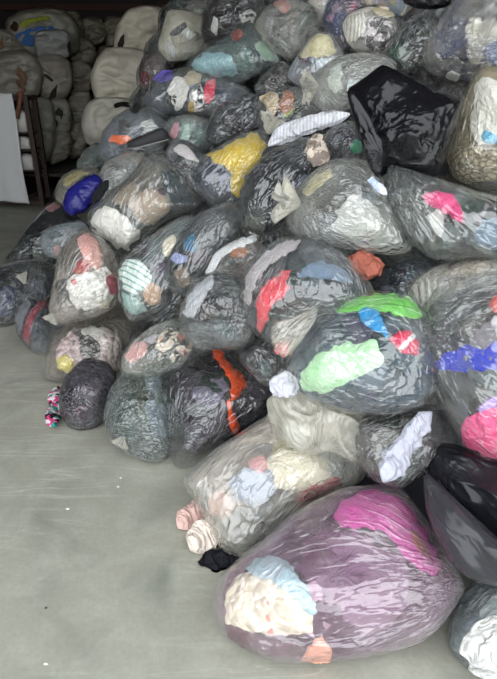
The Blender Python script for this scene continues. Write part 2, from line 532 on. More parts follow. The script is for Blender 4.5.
def knot(pf, pos_px, ang, size_px, mat, parent, seed, spread=1.0, label='gathered plastic neck', zoff=0.93, name='bag_neck'):
    """gathered, pleated neck of the bag fanning out from the tie"""
    c = np.array(pos_px, float)
    z0 = pf.zfront(c[None])[0] * zoff
    base = pf.place(c[None], np.array([z0]))[0]
    m = pf.m
    v = rays(*c); vn = -v / np.linalg.norm(v)
    ax = math.cos(ang) * RIGHT - math.sin(ang) * UP
    ax = ax + 0.5 * vn; ax /= np.linalg.norm(ax)
    s1 = np.cross(ax, vn); s1 /= np.linalg.norm(s1); s2 = np.cross(s1, ax)
    n, k = 88, 14
    rs = np.random.RandomState(seed)
    L = size_px * m
    V = []; fl = []
    for i in range(k + 1):
        s = i / k
        for j in range(n):
            a = j / n * 2 * math.pi
            wob = noise3(np.array([[math.cos(a) * 2.2, math.sin(a) * 2.2, s * 2.0 + seed]]))[0]
            pl = (abs(math.sin(a * 5.5 + seed + 1.2 * wob)) - 0.5) * 1.0 * s ** 0.6
            rad = L * (0.10 + 0.62 * spread * s ** 0.8) * (1 + pl + 0.45 * wob * s)
            flat = 0.55
            x = s * L * (0.9 + 0.35 * noise3(np.array([[math.cos(a) * 1.5, math.sin(a) * 1.5, seed * 1.0]]))[0])
            V.append(base + ax * x + s1 * math.cos(a) * rad + s2 * math.sin(a) * rad * flat)
            fl.append((math.cos(a) * 4 + seed, math.sin(a) * 4, s))
    F_ = [(i * n + j, i * n + (j + 1) % n, (i + 1) * n + (j + 1) % n, (i + 1) * n + j) for i in range(k) for j in range(n)]
    V = np.array(V)
    V[:, 2] = np.maximum(V[:, 2], 0.004)
    o = mesh_obj(name, V, F_, mat, parent, fold=fl)
    if label: o['label'] = label
    return o

_seed = [0]
PUFFS = {}
def bag(name, label, poly, film='clear', bulk=((50, 50, 54),), patches=(), floor=False, dz=0.0, neck=None, inner=None, thick=0.72,
        flaps=(), knots=(), group='bags in the heap', cat='bag', wr=0.016, lump=0.22, tilt=0.3, p=2.1, bulkpat=None, t=None, crumple=0.0, shrink=0.95):
    _seed[0] += 1; sd = _seed[0]
    pf = Puff(poly, sd, thick, p=p, floor=floor, dz=dz, lump=lump, tilt=tilt, t=t)
    if neck is None:
        neck = pf.poly[(sd * 37) % len(pf.poly)]
    base = pf.place(pf.c[None], np.array([0.0]))[0]
    base[2] = max(0.0, base[2] - pf.R * pf.m)
    if floor: base[2] = 0
    r = root_empty(name, base, label, cat, group)
    opaque = isinstance(film, tuple)
    fm = black_film(film) if opaque else film_mat(film)
    film_body(pf, fm, r, neck, wr=wr, crumple=crumple, plain=opaque)
    if not opaque:
        bulk = [tuple(min(235, int(v * 1.04 + 2)) for v in c) for c in bulk]
        bulk_body(pf, fabric(list(bulk), bulkpat), r, poly=inner, shrink=shrink)
        rr = random.Random(sd * 13)
        for q in range(2 + int(pf.A > 1600) + int(pf.A > 5000) * 2):     # other clothes in the bag, pressed against the film
            a0 = rr.uniform(0, 6.28); rho = rr.uniform(0.25, 0.62)
            rc = pf.rt[int(a0 / 6.2832 * 256) % 256] * rho
            cc = pf.c + np.array([math.cos(a0), math.sin(a0)]) * rc
            if inner is not None: cc = 0.6 * cc + 0.4 * area_centroid(np.array(inner, float))[1]
            pr = pf.R * rr.uniform(0.22, 0.40); ro = rr.uniform(0, 3.14); el = rr.uniform(0.45, 0.9)
            pg = []
            for w_ in range(8):
                aa = w_ / 8 * 6.2832; rad = pr * rr.uniform(0.7, 1.25)
                vx, vy = math.cos(aa) * rad, math.sin(aa) * rad * el
                pg.append((cc[0] + vx * math.cos(ro) - vy * math.sin(ro), cc[1] + vx * math.sin(ro) + vy * math.cos(ro)))
            bc = bulk[rr.randrange(len(bulk))]; g_ = rr.choice([0.62, 0.75, 1.3, 1.55])
            col = tuple(int(min(220, v * g_ + rr.uniform(-8, 8))) for v in bc)
            col = tuple(max(24, v // 6 * 6) for v in col)
            garment_patch(pf, pg, fabric(col), r, None, shrink=shrink, lift=0.2 + 0.04 * q)
        for i, pt in enumerate(patches):
            lab, cols, pp = pt[:3]
            pat = pt[3] if len(pt) > 3 else None
            garment_patch(pf, pp, fabric(cols, pat), r, lab, shrink=shrink, lift=0.36 + 0.34 * i / max(1, len(patches) - 1) if len(patches) > 1 else 0.5, name=pt[4] if len(pt) > 4 else 'garment')
    for fl in flaps:
        fp, fmat, fz = fl[:3]
        q = Puff(fp, sd + 50, 0.28, floor=False, t=pf.t + fz, lump=0.3, tilt=tilt, p=1.6)
        ft = black_film(fmat) if isinstance(fmat, tuple) else film_mat(fmat)
        o = film_body(q, ft, r, fl[3] if len(fl) > 3 else neck, name='loose_film', wr=0.02, plain=opaque, crumple=fl[4] if len(fl) > 4 else 0.008)
        if floor:
            pass
    for kn in knots:
        knot(pf, kn[0], math.radians(kn[1]), kn[2], film_mat('cream'), r, sd, spread=kn[4] if len(kn) > 4 else 0.8)
    PUFFS[label] = pf
    return r

def cloth(name, label, poly, cols, pattern=None, floor=False, dz=0.0, thick=0.6, cat='garment', crumple=0.035, group=None, freq=9.0, t=None):
    """a garment lying loose, one crumpled stuffed body"""
    _seed[0] += 1
    pf = Puff(poly, _seed[0], thick, floor=floor, dz=dz, lump=0.3, t=t, tilt=0.3)
    nth, nph = res_for(pf.A * 2.5)
    Q, Z, f = pf.surface(nth, nph)
    P0 = pf.place(Q, Z)
    sh = noise3(np.concatenate([Q / (pf.R * 0.45), np.full((len(Q), 1), pf.seed * 1.0)], 1)); sh2 = noise3(np.concatenate([Q / (pf.R * 0.45) + 9.1, np.full((len(Q), 1), pf.seed * 1.0)], 1))
    Q = Q + np.stack([sh, sh2], 1) * pf.R * 0.22
    Z = Z - np.sign(Z) * crumple * min(1, pf.R * pf.m / 0.07) * (1 - ridged(P0 * freq + pf.seed * 2.1, 3)) * np.clip(np.abs(Z) / (0.3 * pf.T), 0, 1)
    P = pf.place(Q, Z)
    if floor: P = settle(P, 0.003)
    base = P.mean(0); base[2] = P[:, 2].min()
    o = mesh_obj(name, P, f, fabric(cols, pattern), None, loc=base)
    tag(o, label, cat, group)
    return o

def strip(name, label, path, cols, pattern=None, floor=False, dz=0.0, thick=0.7, cat='garment', group=None, t=None, crumple=0.35, pleats=3):
    """a rolled or folded length of cloth: (px, py, half width in px) along its centre line"""
    _seed[0] += 1; sd = _seed[0]
    p = np.array(path, float)
    L = np.concatenate([[0], np.cumsum(np.linalg.norm(np.diff(p[:, :2], axis=0), axis=1))])
    k, n = 46, 30
    u = np.linspace(0, L[-1], k)
    c = np.stack([np.interp(u, L, p[:, i]) for i in range(3)], 1)
    for _ in range(6): c[1:-1] = 0.5 * c[1:-1] + 0.25 * (c[:-2] + c[2:])
    tg = np.gradient(c[:, :2], axis=0); tg /= np.linalg.norm(tg, axis=1)[:, None]
    nr = np.stack([-tg[:, 1], tg[:, 0]], 1)
    d = rays(c[:, 0], c[:, 1])
    V = []
    for i in range(k):
        ti = t if t is not None else heap_t(c[i, 0], c[i, 1]) + dz
        m = ti / F
        if floor:
            ti = CAM[2] / -d[i][2]; m = ti / F
            ti = (CAM[2] - thick * c[i, 2] * m * 0.8) / -d[i][2]
        e = min(1.0, 6.0 * min(i + 0.15, k - 1 - i + 0.15) / k) ** 0.6
        base = CAM + d[i] * ti
        side = nr[i, 0] * RIGHT - nr[i, 1] * UP
        vn = -d[i] / np.linalg.norm(d[i])
        for j in range(n):
            a = j / n * 2 * math.pi
            q = np.array([[math.cos(a) * 1.3 + sd, math.sin(a) * 1.3, u[i] / max(6.0, p[:, 2].mean()) * 0.8]])
            f = 1 + crumple * 0.7 * noise3(q)[0] + crumple * 0.35 * noise3(q * 2.3)[0] + 0.06 * math.sin(pleats * a * 2 + sd)
            w = c[i, 2] * m * e * f
            V.append(base + side * math.cos(a) * w + vn * math.sin(a) * w * thick)
    F_ = [(i * n + j, (i + 1) * n + j, (i + 1) * n + (j + 1) % n, i * n + (j + 1) % n) for i in range(k - 1) for j in range(n)]
    F_ += [tuple(range(n)), tuple((k - 1) * n + j for j in range(n))[::-1]]
    V = np.array(V)
    V[:, 2] = np.maximum(V[:, 2], 0.003)
    base = V.mean(0); base[2] = V[:, 2].min()
    o = mesh_obj(name, V, F_, fabric(cols, pattern), None, loc=base)
    return tag(o, label, cat, group)

# ------------------------------------------------------------------ setting
def concrete():
    b = NT('concrete_floor')
    obj = b.n('ShaderNodeTexCoord').outputs['Object']
    n1 = b.noise(obj, 0.9, 5, 0.6); n2 = b.noise(obj, 6, 5, 0.3, 0.65); n3 = b.noise(obj, 60, 3)
    c = b.mix(n1, lin((114, 116, 106)), lin((166, 164, 151)))
    c = b.mix(b.math('MULTIPLY', b.math('SUBTRACT', n2, 0.45, True), 1.6, True), c, lin((172, 172, 160)))
    st = b.math('MULTIPLY', b.math('SUBTRACT', b.noise(obj, 2.3, 4, 1.0), 0.55, True), 3.0, True)
    c = b.mix(st, c, lin((104, 108, 100)))
    c = b.mix(0.25, c, b.mix(n3, (0.5, 0.5, 0.5), (1.5, 1.5, 1.5)), 'MULTIPLY')
    # scuff scratches
    mp = b.n('ShaderNodeMapping', Rotation=(0, 0, 1.9), Scale=(0.8, 9.0, 1)); b.l(obj, mp.inputs['Vector'])
    sc = b.ridge(b.noise(mp.outputs[0], 1.6, 2, 0.7), 12, 8)
    sc = b.math('MULTIPLY', sc, b.math('SUBTRACT', b.noise(obj, 1.3, 2), 0.42, True), True)
    c = b.mix(b.math('MULTIPLY', sc, 2.2, True), c, lin((188, 187, 176)))
    p = b.n('ShaderNodeBsdfPrincipled', Roughness=0.62)
    b.l(c, p.inputs['Base Color'])
    bp = b.n('ShaderNodeBump', Strength=0.25, Distance=0.004); b.l(b.math('ADD', n3, n2), bp.inputs['Height'])
    b.l(bp.outputs[0], p.inputs['Normal']); b.l(p.outputs[0], b.out.inputs['Surface'])
    return b.m

M_floor = concrete()
M_wall = simple('dark_shed_wall', (46, 38, 36), 0.8, scale=3, amount=0.5)
M_roof = simple('dark_shed_roof', (40, 36, 35), 0.8, scale=3, amount=0.5)
M_beam = simple('rust_red_beam', (74, 40, 34), 0.7, scale=8, amount=0.5)
box('floor', (-14, 12, -14, 16, -0.12, 0), M_floor, kind='structure')
box('wall_back', (-9, 7, 14, 14.2, 0, ROOF_Z), M_wall, kind='structure')
box('wall_left', (-9.2, -9, DOOR_Y, 14.2, 0, ROOF_Z), M_wall, kind='structure')
box('wall_right', (7, 7.2, DOOR_Y, 14.2, 0, ROOF_Z), M_wall, kind='structure')
M_front = simple('grey_added_front', (120, 118, 112), 0.8, scale=3, amount=0.3)
fw = box('wall_front_added', (-9.2, -4.0, DOOR_Y - 0.2, DOOR_Y, 0, ROOF_Z), M_front, kind='structure')  # front wall added out of view to narrow the sky opening for livelier reflections
box('door_pier_added', (2.7, 7.2, DOOR_Y - 0.2, DOOR_Y, 0, ROOF_Z), M_front, fw)  # added pier, out of view, bounding the other side of the sky opening
ceil = box('ceiling', (-9.2, 7.2, DOOR_Y, 14.2, ROOF_Z, ROOF_Z + 0.15), M_roof, kind='structure')
for k, y in enumerate((3.0, 6.0, 9.0, 12.0)):
    box('roof_beam', (-9, 7, y, y + 0.14, ROOF_Z - 0.24, ROOF_Z), M_beam, ceil)
wb = bpy.data.objects['wall_back']
for z in (2.5, 3.1, 3.7):
    box('wall_rail', (-9, 7, 13.9, 14.0, z, z + 0.12), M_beam, wb)

# dark core of the heap: the bags nobody sees, deep below the ones on top
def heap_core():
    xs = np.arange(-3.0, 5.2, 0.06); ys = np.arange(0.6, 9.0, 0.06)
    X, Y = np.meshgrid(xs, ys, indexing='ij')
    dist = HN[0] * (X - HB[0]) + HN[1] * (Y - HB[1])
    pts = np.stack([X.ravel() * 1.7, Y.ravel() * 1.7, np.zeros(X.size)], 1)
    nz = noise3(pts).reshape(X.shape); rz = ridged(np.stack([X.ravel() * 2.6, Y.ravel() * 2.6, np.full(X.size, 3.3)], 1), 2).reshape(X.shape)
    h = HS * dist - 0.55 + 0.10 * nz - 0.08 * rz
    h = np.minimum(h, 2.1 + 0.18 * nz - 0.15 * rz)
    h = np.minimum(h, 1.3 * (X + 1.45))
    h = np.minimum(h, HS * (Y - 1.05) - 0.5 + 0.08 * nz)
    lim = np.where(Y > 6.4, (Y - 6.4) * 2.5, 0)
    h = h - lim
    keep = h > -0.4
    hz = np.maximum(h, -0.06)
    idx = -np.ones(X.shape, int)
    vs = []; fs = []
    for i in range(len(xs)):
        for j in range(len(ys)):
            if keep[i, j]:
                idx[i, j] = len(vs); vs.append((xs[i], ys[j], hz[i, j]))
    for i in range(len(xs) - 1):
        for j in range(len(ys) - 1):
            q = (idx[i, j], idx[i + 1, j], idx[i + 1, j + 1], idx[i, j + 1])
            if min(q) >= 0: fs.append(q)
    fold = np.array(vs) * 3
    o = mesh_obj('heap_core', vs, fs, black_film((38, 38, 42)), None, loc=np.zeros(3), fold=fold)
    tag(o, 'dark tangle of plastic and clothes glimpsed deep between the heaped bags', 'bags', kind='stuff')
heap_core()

# ------------------------------------------------------------------ bags, front row on the floor
FR = 'clothing bags along the floor at the foot of the heap'
HP = 'clothing bags piled in the heap'
bag('clothing_bag', 'large hazy bag with plum clothes and cream bobble knit, frontmost on the floor',
    [(215,605),(221,576),(238,560),(262,540),(290,515),(320,497),(345,488),(375,486),(404,489),(418,510),(432,535),(450,562),(466,584),(455,605),(440,625),(415,642),(380,655),(340,662),(300,664),(262,658),(235,646),(219,630)],
    'pink', ((98,72,88),(84,58,74),(112,88,104)), [
    ('mauve garment', (134,104,126), [(318,540),(350,528),(385,535),(408,560),(410,600),(390,630),(350,640),(325,610),(312,570)]),
    ('dark maroon garment', (82,48,58), [(223,630),(235,622),(262,640),(300,642),(302,658),(262,655),(236,644)]),
    ('pale blue knitted garment', (168,200,208), [(244,574),(258,556),(284,556),(304,584),(322,612),(312,622),(290,600),(266,588)]),
    ('cream bobble knit garment', (240,230,204), [(225,606),(230,584),(246,570),(272,576),(298,592),(318,618),(312,632),(286,636),(250,632),(226,628)], 'knit'),
    ('coral stripe on the knit', (232,150,132), [(264,600),(270,598),(274,618),(275,634),(268,636),(264,618)]),
    ('peach garment', (236,170,146), [(300,661),(308,648),(322,632),(331,648),(333,662),(318,664)]),
    ('magenta garment', (206,74,160), [(332,514),(350,494),(378,490),(402,498),(422,524),(442,562),(438,578),(414,566),(392,542),(370,528),(340,528)]),
    ('rust orange trim', (176,96,84), [(404,524),(418,530),(432,556),(432,566),(416,552)]),
    ], floor=True, neck=(462,585), group=FR, thick=0.7, wr=0.022)
bag('clothing_bag', 'torn milky bag with crumpled open neck and sleeves spilling onto the floor',
    [(182,480),(192,469),(215,450),(245,430),(268,416),(270,396),(296,390),(320,387),(345,394),(361,410),(372,435),(375,460),(364,482),(340,492),(312,502),(288,524),(268,545),(242,558),(226,550),(212,524),(196,502)],
    'milky', ((150,142,136),(178,168,158),(120,118,120)), [
    ('dark grey garment', (62,64,66), [(220,520),(236,508),(262,520),(268,540),(244,555),(230,548)]),
    ('pale grey blue garment', (158,166,186), [(226,480),(244,466),(272,470),(280,490),(262,508),(238,502)]),
    ('dusty pink garment', (208,172,164), [(205,498),(222,488),(236,505),(228,520),(212,516)]),
    ('rose garment', (222,160,164), [(246,462),(262,454),(272,466),(258,476)]),
    ('cream pleated garment', (230,222,200), [(262,462),(282,448),(316,450),(334,470),(326,490),(302,492),(276,490)]),
    ('crimson garment', (172,36,72), [(296,500),(304,488),(322,480),(338,474),(344,484),(324,494),(304,506)]),
    ], floor=True, neck=(318,420), group=FR, thick=0.62, crumple=0.012,
    flaps=[([(268,420),(266,398),(290,387),(322,385),(352,396),(370,424),(376,458),(356,466),(332,450),(306,456),(284,444)], 'cream', -0.18, (318,470), 0.06)])
strip('sleeve', 'dusty pink sleeve spilling from the torn milky bag', [(178,528,8),(188,519,12),(202,510,13),(214,504,11)], (206,172,164), floor=True, group='garments spilling from the torn bag', crumple=0.4)
strip('sleeve', 'cream white sleeve on the floor beside the pink sleeve', [(191,551,10),(199,542,15),(211,530,16),(222,520,12)], (222,208,196), floor=True, group='garments spilling from the torn bag', crumple=0.45)
cloth('sock', 'black bunched sock on the floor below the cream sleeve', [(199,566),(202,554),(216,548),(232,548),(240,560),(228,572),(210,572)], (28,28,34), floor=True, thick=0.7, cat='sock')
bag('clothing_bag', 'charcoal bag with a vivid orange garment streak and pale loose film edge',
    [(163,384),(172,366),(195,352),(225,345),(255,346),(280,352),(293,362),(292,390),(278,408),(248,428),(218,448),(197,465),(172,468),(168,440),(165,410)],
    'dark', ((82,78,84),(70,67,72),(92,88,94)), [
    ('black garment', (42,40,42), [(184,368),(210,352),(245,350),(285,362),(284,384),(250,372),(215,372)]),
    ('vivid orange garment', (255,92,30), [(213,348),(221,349),(226,360),(240,371),(247,384),(241,394),(232,405),(236,416),(241,430),(235,436),(229,424),(226,402),(231,386),(227,374),(214,358)]),
    ], floor=True, neck=(175,455), group=FR, thick=0.75,
    inner=[(177,374),(195,354),(225,347),(255,348),(280,354),(291,364),(290,388),(275,405),(246,425),(218,443),(198,455),(186,452),(180,420)])
bag('clothing_bag', 'greenish clear bag of dark clothes with gathered neck on the floor',
    [(104,416),(110,390),(125,370),(140,352),(156,340),(168,338),(173,352),(172,380),(172,420),(173,450),(167,462),(150,464),(130,456),(114,446),(106,432)],
    'green', ((54,62,62),(66,74,74),(44,50,52)), [
    ('grey blue garment', (104,118,126), [(142,385),(152,368),(162,378),(166,410),(168,440),(152,436),(144,410)]),
    ('dark green garment', (40,56,52), [(112,420),(122,394),(136,380),(138,420),(140,450),(122,446)]),
    ], floor=True, neck=(122,438), group=FR, knots=[((124,437),120,10,'green')], wr=0.016)
bag('clothing_bag', 'small smoky dark bag behind the patterned scarf',
    [(58,396),(65,375),(78,362),(92,357),(108,362),(118,378),(116,400),(109,418),(95,428),(80,431),(66,426),(60,412)],
    'smoke', ((58,52,60),(48,46,52)), [
    ('dark rose garment', (122,52,84), [(72,408),(88,402),(92,418),(80,424)]),
    ('mauve grey garment', (112,100,112), [(82,392),(92,378),(102,382),(98,405),(86,402)]),
    ], floor=True, neck=(110,420), group=FR, thick=0.85)
strip('scarf', 'multicoloured patterned scarf on the floor beside the small smoky bag', [(58,386,5),(55,398,6),(57,408,6),(52,418,8),(54,427,9)], [(30,28,34),(40,140,128),(206,70,128),(216,212,214)], 'print', floor=True, cat='scarf', crumple=0.7)
bag('clothing_bag', 'clear bag of pale pink fleece with loose film corner on the floor',
    [(42,380),(46,352),(52,336),(70,318),(95,308),(125,305),(145,315),(140,336),(126,352),(118,374),(100,378),(60,384)],
    'warm', ((86,80,76),(110,102,98)), [
    ('pale pink fleece', (216,192,192), [(57,352),(62,338),(74,330),(82,342),(84,362),(70,374),(58,366)], 'knit'),
    ('pink white fleece', (222,204,202), [(92,332),(104,326),(118,334),(124,350),(118,372),(102,370),(96,352)], 'knit'),
    ('white garment', (226,222,216), [(80,330),(94,325),(108,330),(100,342),(86,342)]),
    ('yellow garment', (222,204,110), [(56,358),(66,352),(76,360),(70,374),(58,370)]),
    ('crumpled black plastic', (44,44,48), [(79,338),(88,332),(100,342),(103,355),(92,358),(82,350)]),
    ], floor=True, neck=(45,376), group=FR, crumple=0.01)
bag('clothing_bag', 'small round navy bag with a dark red stripe on the floor',
    [(14,321),(18,306),(28,298),(42,297),(52,310),(57,330),(55,350),(45,357),(30,351),(18,338)],
    'clear', ((44,48,60),(52,56,66)), [
    ('grey garment', (110,112,122), [(15,322),(18,307),(28,299),(32,304),(24,318),(20,336)]),
    ('dark red garment', (140,42,60), [(22,338),(26,318),(36,302),(46,300),(46,306),(34,318),(30,336),(30,348)])],
    floor=True, neck=(20,340), group=FR, thick=0.85)
bag('clothing_bag', 'black and navy bag with pale twisted film, at the left picture edge',
    [(-42,305),(-25,278),(0,266),(25,259),(50,260),(62,275),(60,300),(40,310),(25,318),(10,327),(-15,327),(-36,318)],
    'clear', ((36,38,46),(44,48,58),(30,30,34)), [
    ('navy garment', (48,56,84), [(-15,315),(-5,292),(10,284),(18,296),(12,318)])],
    floor=True, neck=(24,282), group=FR, knots=[((25,284),-110,11,'milky',0.35)])
bag('clothing_bag', 'dark mesh bag tapering to the floor below the white sheet',
    [(0,264),(15,246),(30,224),(45,209),(58,201),(76,208),(84,224),(70,244),(50,258),(25,264)],
    'dark', ((44,48,48),(54,58,58),(36,36,38)), [
    ('pink garment', (196,140,146), [(45,207),(56,202),(62,206),(50,213)])], floor=True, neck=(3,262), group=FR, thick=0.6)
bag('clothing_bag', 'grey blue bag wedged behind the pink and white bag',
    [(38,241),(45,229),(65,222),(86,221),(95,240),(80,252),(60,260),(45,257)], 'teal', ((110,116,124),(126,128,132)),
    [('faded pink garment', (170,120,120), [(52,246),(60,244),(62,256),(54,256)])], dz=-0.45, group=HP)
bag('clothing_bag', 'clear bag of white, pink and crimson clothes on the left slope',
    [(47,308),(52,285),(58,260),(66,241),(80,229),(95,231),(108,245),(119,262),(124,285),(119,305),(100,316),(80,320),(60,326),(50,322)],
    'warm', ((128,120,116),(100,96,94)), [
    ('pale pink garment', (228,172,166), [(76,240),(86,232),(98,240),(104,262),(98,272),(86,262)]),
    ('brick red garment', (168,84,84), [(71,272),(78,262),(88,258),(91,270),(80,275)]),
    ('white lace garment', (240,238,234), [(66,290),(70,276),(88,272),(108,266),(117,280),(110,302),(94,310),(74,308)], 'knit'),
    ('crimson garment', (166,56,84), [(103,278),(112,272),(118,280),(118,294),(110,296)]),
    ('red white ribbon', (206,90,100), [(70,280),(76,277),(78,284),(72,286)])],
    dz=-0.42, neck=(55,318), group=HP, knots=[((54,314),120,9,'warm')])
bag('clothing_bag', 'long clear bag with bunched white cloth at its lower left end',
    [(88,213),(105,195),(125,180),(148,153),(165,152),(175,165),(190,185),(207,204),(192,211),(167,221),(142,240),(126,253),(110,246),(96,233),(90,223)],
    'clear', ((92,92,90),(80,84,84),(104,100,94)), [
    ('slate garment', (70,80,84), [(160,170),(172,168),(186,188),(200,203),(184,208),(168,200)]),
    ('tan garment', (176,158,140), [(128,204),(150,186),(168,196),(172,212),(152,226),(138,222)]),
    ('beige garment', (160,146,130), [(112,198),(130,182),(142,186),(130,204),(116,206)]),
    ('white crumpled cloth', (240,236,228), [(90,214),(104,206),(118,210),(132,224),(141,236),(126,251),(110,244),(95,230)])],
    dz=-0.2, neck=(164,154), group=HP, wr=0.022)
bag('clothing_bag', 'bag with mint striped shirt and tan cloth on the left slope',
    [(117,272),(125,257),(145,240),(165,225),(186,214),(197,222),(184,240),(174,262),(176,290),(167,306),(150,317),(130,320),(120,302)],
    'clear', ((48,48,50),(60,60,62),(96,104,104)), [
    ('cream garment', (226,214,190), [(163,240),(174,234),(178,242),(168,258),(162,252)]),
    ('white mint striped shirt', [(226,234,228),(128,170,162)], [(119,272),(127,258),(140,260),(152,272),(150,288),(136,296),(122,290)], 'stripe'),
    ('tan garment', (196,158,128), [(142,290),(152,280),(162,288),(160,304),(148,306)]),
    ('mint garment', (160,186,180), [(122,292),(138,298),(148,310),(134,317),(124,306)])],
    dz=-0.3, neck=(190,218), group=HP, wr=0.022)
bag('clothing_bag', 'charcoal bag with teal blue and lavender patches on the slope',
    [(164,272),(172,246),(185,226),(205,209),(230,202),(244,214),(240,236),(224,252),(207,276),(192,292),(178,296),(168,287)],
    'clear', ((44,46,50),(56,58,62)), [
    ('teal blue garment', (54,110,144), [(182,250),(186,238),(194,232),(198,246),(196,252)]),
    ('lavender garment', (160,168,214), [(170,260),(174,252),(188,256),(186,263),(174,263)]),
    ('brown garment', (112,92,74), [(172,270),(186,266),(192,282),(182,290)])],
    dz=-0.22, neck=(232,204), group=HP, wr=0.03)
bag('clothing_bag', 'small bag with a white strap over cream and rust cloth',
    [(203,275),(212,254),(232,240),(258,234),(264,252),(258,276),(232,284)], 'clear', ((176,166,150),(90,80,76)), [
    ('rust garment', (168,112,82), [(228,250),(240,246),(252,252),(244,258),(232,258)]),
    ('dark garment', (66,60,60), [(244,254),(256,250),(256,262),(246,262)]),
    ('white strap', (240,240,242), [(205,274),(212,256),(230,242),(256,234),(257,241),(236,249),(222,258),(213,273)])],
    dz=-0.2, group=HP)
bag('clothing_bag', 'rounded charcoal bag with a pale grey left side in the middle of the slope',
    [(178,322),(182,301),(195,281),(215,270),(235,272),(250,285),(258,310),(256,336),(242,348),(215,350),(195,348),(182,337)],
    'clear', ((58,62,64),(48,52,54)), [
    ('pale grey garment', (190,192,198), [(183,316),(187,298),(198,284),(212,274),(214,284),(202,302),(194,318)])],
    dz=-0.3, neck=(222,348), group=HP, thick=0.85)
bag('clothing_bag', 'clear bag with speckled animal print cloth above the greenish bag',
    [(118,362),(128,344),(148,328),(172,318),(190,323),(198,345),(184,366),(152,378),(122,374)],
    'green', ((112,108,104),(88,88,86)), [
    ('faded pink garment', (206,158,154), [(124,356),(134,342),(148,342),(146,356),(130,364)]),
    ('animal print cloth', [(60,52,50),(206,190,172),(190,120,110)], [(150,350),(158,334),(176,326),(190,334),(194,350),(176,362),(158,360)], 'speckle')],
    dz=-0.3, neck=(192,322), group=HP)
bag('clothing_bag', 'large slate bag with a coral red garment, right of the small strap bag',
    [(240,292),(245,270),(260,250),(280,238),(310,236),(335,245),(355,262),(369,281),(374,302),(358,318),(322,332),(292,343),(268,346),(250,327),(242,310)],
    'clear', ((58,64,72),(48,54,60),(70,74,78)), [
    ('pale lilac garment', (190,182,184), [(243,300),(246,276),(262,254),(284,241),(302,240),(290,252),(268,266),(254,286),(250,308)]),
    ('blue grey garment', (108,128,152), [(294,278),(304,264),(322,260),(342,268),(354,284),(334,280),(312,278)]),
    ('coral red garment', (232,88,100), [(257,326),(256,298),(264,284),(278,274),(294,267),(286,280),(290,288),(284,298),(272,304),(268,320),(260,334)])],
    dz=-0.18, neck=(300,238), group=HP, thick=0.8)
bag('clothing_bag', 'bulging clear bag with mint green cloth and a bright green top',
    [(286,362),(291,340),(305,320),(325,303),(350,295),(385,291),(410,295),(425,310),(432,335),(438,375),(434,396),(416,409),(390,416),(355,415),(325,406),(298,397),(287,382)],
    'clear', ((74,86,96),(64,76,86),(90,100,108)), [
    ('bright green garment', (112,196,84), [(336,312),(352,298),(385,293),(410,298),(424,312),(418,320),(395,314),(366,308),(346,314)]),
    ('mint green garment', (190,232,186), [(299,378),(312,358),(342,342),(370,336),(384,352),(382,372),(352,380),(326,394),(304,390)]),
    ('sky blue garment', (44,150,214), [(357,312),(366,305),(377,308),(383,320),(390,338),(374,332),(361,324)]),
    ('red garment', (214,52,88), [(388,340),(398,331),(410,330),(420,344),(419,357),(402,354)]),
    ('white stripe', (238,236,240), [(396,348),(412,332),(417,336),(404,352)])],
    dz=-0.1, neck=(296,340), group=HP, thick=0.78, wr=0.02,
    flaps=[([(271,322),(298,316),(320,304),(314,324),(298,346),(286,358),(272,349)], 'warm', -0.08, (318,306))])
cloth('garment', 'coral garment under the loose film of the mint green bag', [(272,350),(280,340),(296,340),(294,354),(282,357)], (226,116,122), dz=-0.08)
cloth('garment', 'white crumpled cloth between the orange streak bag and mint bag', [(267,388),(272,376),(286,369),(299,380),(298,396),(274,398)], (186,186,194), dz=-0.14)
bag('clothing_bag', 'big grey bag with royal blue and hot pink clothes, at the right edge',
    [(419,322),(424,305),(440,289),(465,275),(500,269),(560,280),(592,330),(592,400),(562,450),(520,466),(485,459),(463,445),(444,415),(430,382),(421,350)],
    'clear', ((84,84,84),(70,72,74),(94,92,88)), [
    ('royal blue garment', (62,74,196), [(430,366),(448,352),(480,342),(520,330),(532,358),(502,370),(472,374),(442,372)]),
    ('lavender garment', (172,144,206), [(474,408),(490,397),(520,390),(528,402),(496,408),(480,416)]),
    ('hot pink garment', (240,92,146), [(459,432),(468,416),(488,406),(520,402),(532,440),(512,461),(486,458),(466,445)]),
    ('coral garment', (226,106,98), [(488,304),(496,294),(512,292),(514,312),(494,314)]),
    ('white garment', (230,228,230), [(490,318),(502,314),(512,322),(506,338),(494,336)]),
    ('orange tag', (226,140,60), [(424,368),(430,364),(435,370),(430,376),(425,375)])],
    dz=-0.24, neck=(426,330), group=HP, thick=0.72, wr=0.02)
bag('rubbish_bag', 'glossy black bag under the hot pink clothes at the right edge',
    [(427,456),(432,445),(448,444),(470,450),(500,459),(560,480),(572,530),(545,560),(500,552),(470,532),(445,505),(430,480)],
    (26,27,31), dz=-0.1, neck=(432,452), group='black plastic bags', wr=0.03)
bag('rubbish_bag', 'dark grey plastic bag between the glossy black bag and frontmost bag',
    [(424,478),(430,474),(444,488),(470,512),(500,540),(545,562),(548,592),(500,588),(472,580),(450,562),(436,537),(426,510)],
    (52,52,56), dz=-0.2, neck=(428,482), group='black plastic bags', wr=0.02, thick=0.8)
bag('clothing_bag', 'greenish grey bag on the floor at the lower right corner',
    [(446,642),(450,618),(460,592),(480,575),(520,575),(562,600),(572,660),(542,692),(500,690),(470,672),(450,654)],
    'teal', ((104,112,114),(120,126,126)), [], floor=True, neck=(450,645), group=FR, thick=0.6)
cloth('towel', 'white towelling cloth at the lower right corner', [(462,650),(466,633),(480,619),(500,617),(535,630),(545,690),(500,694),(480,676),(466,662)], (206,206,202), t=PUFFS['greenish grey bag on the floor at the lower right corner'].t - 0.17, thick=0.45, cat='towel')
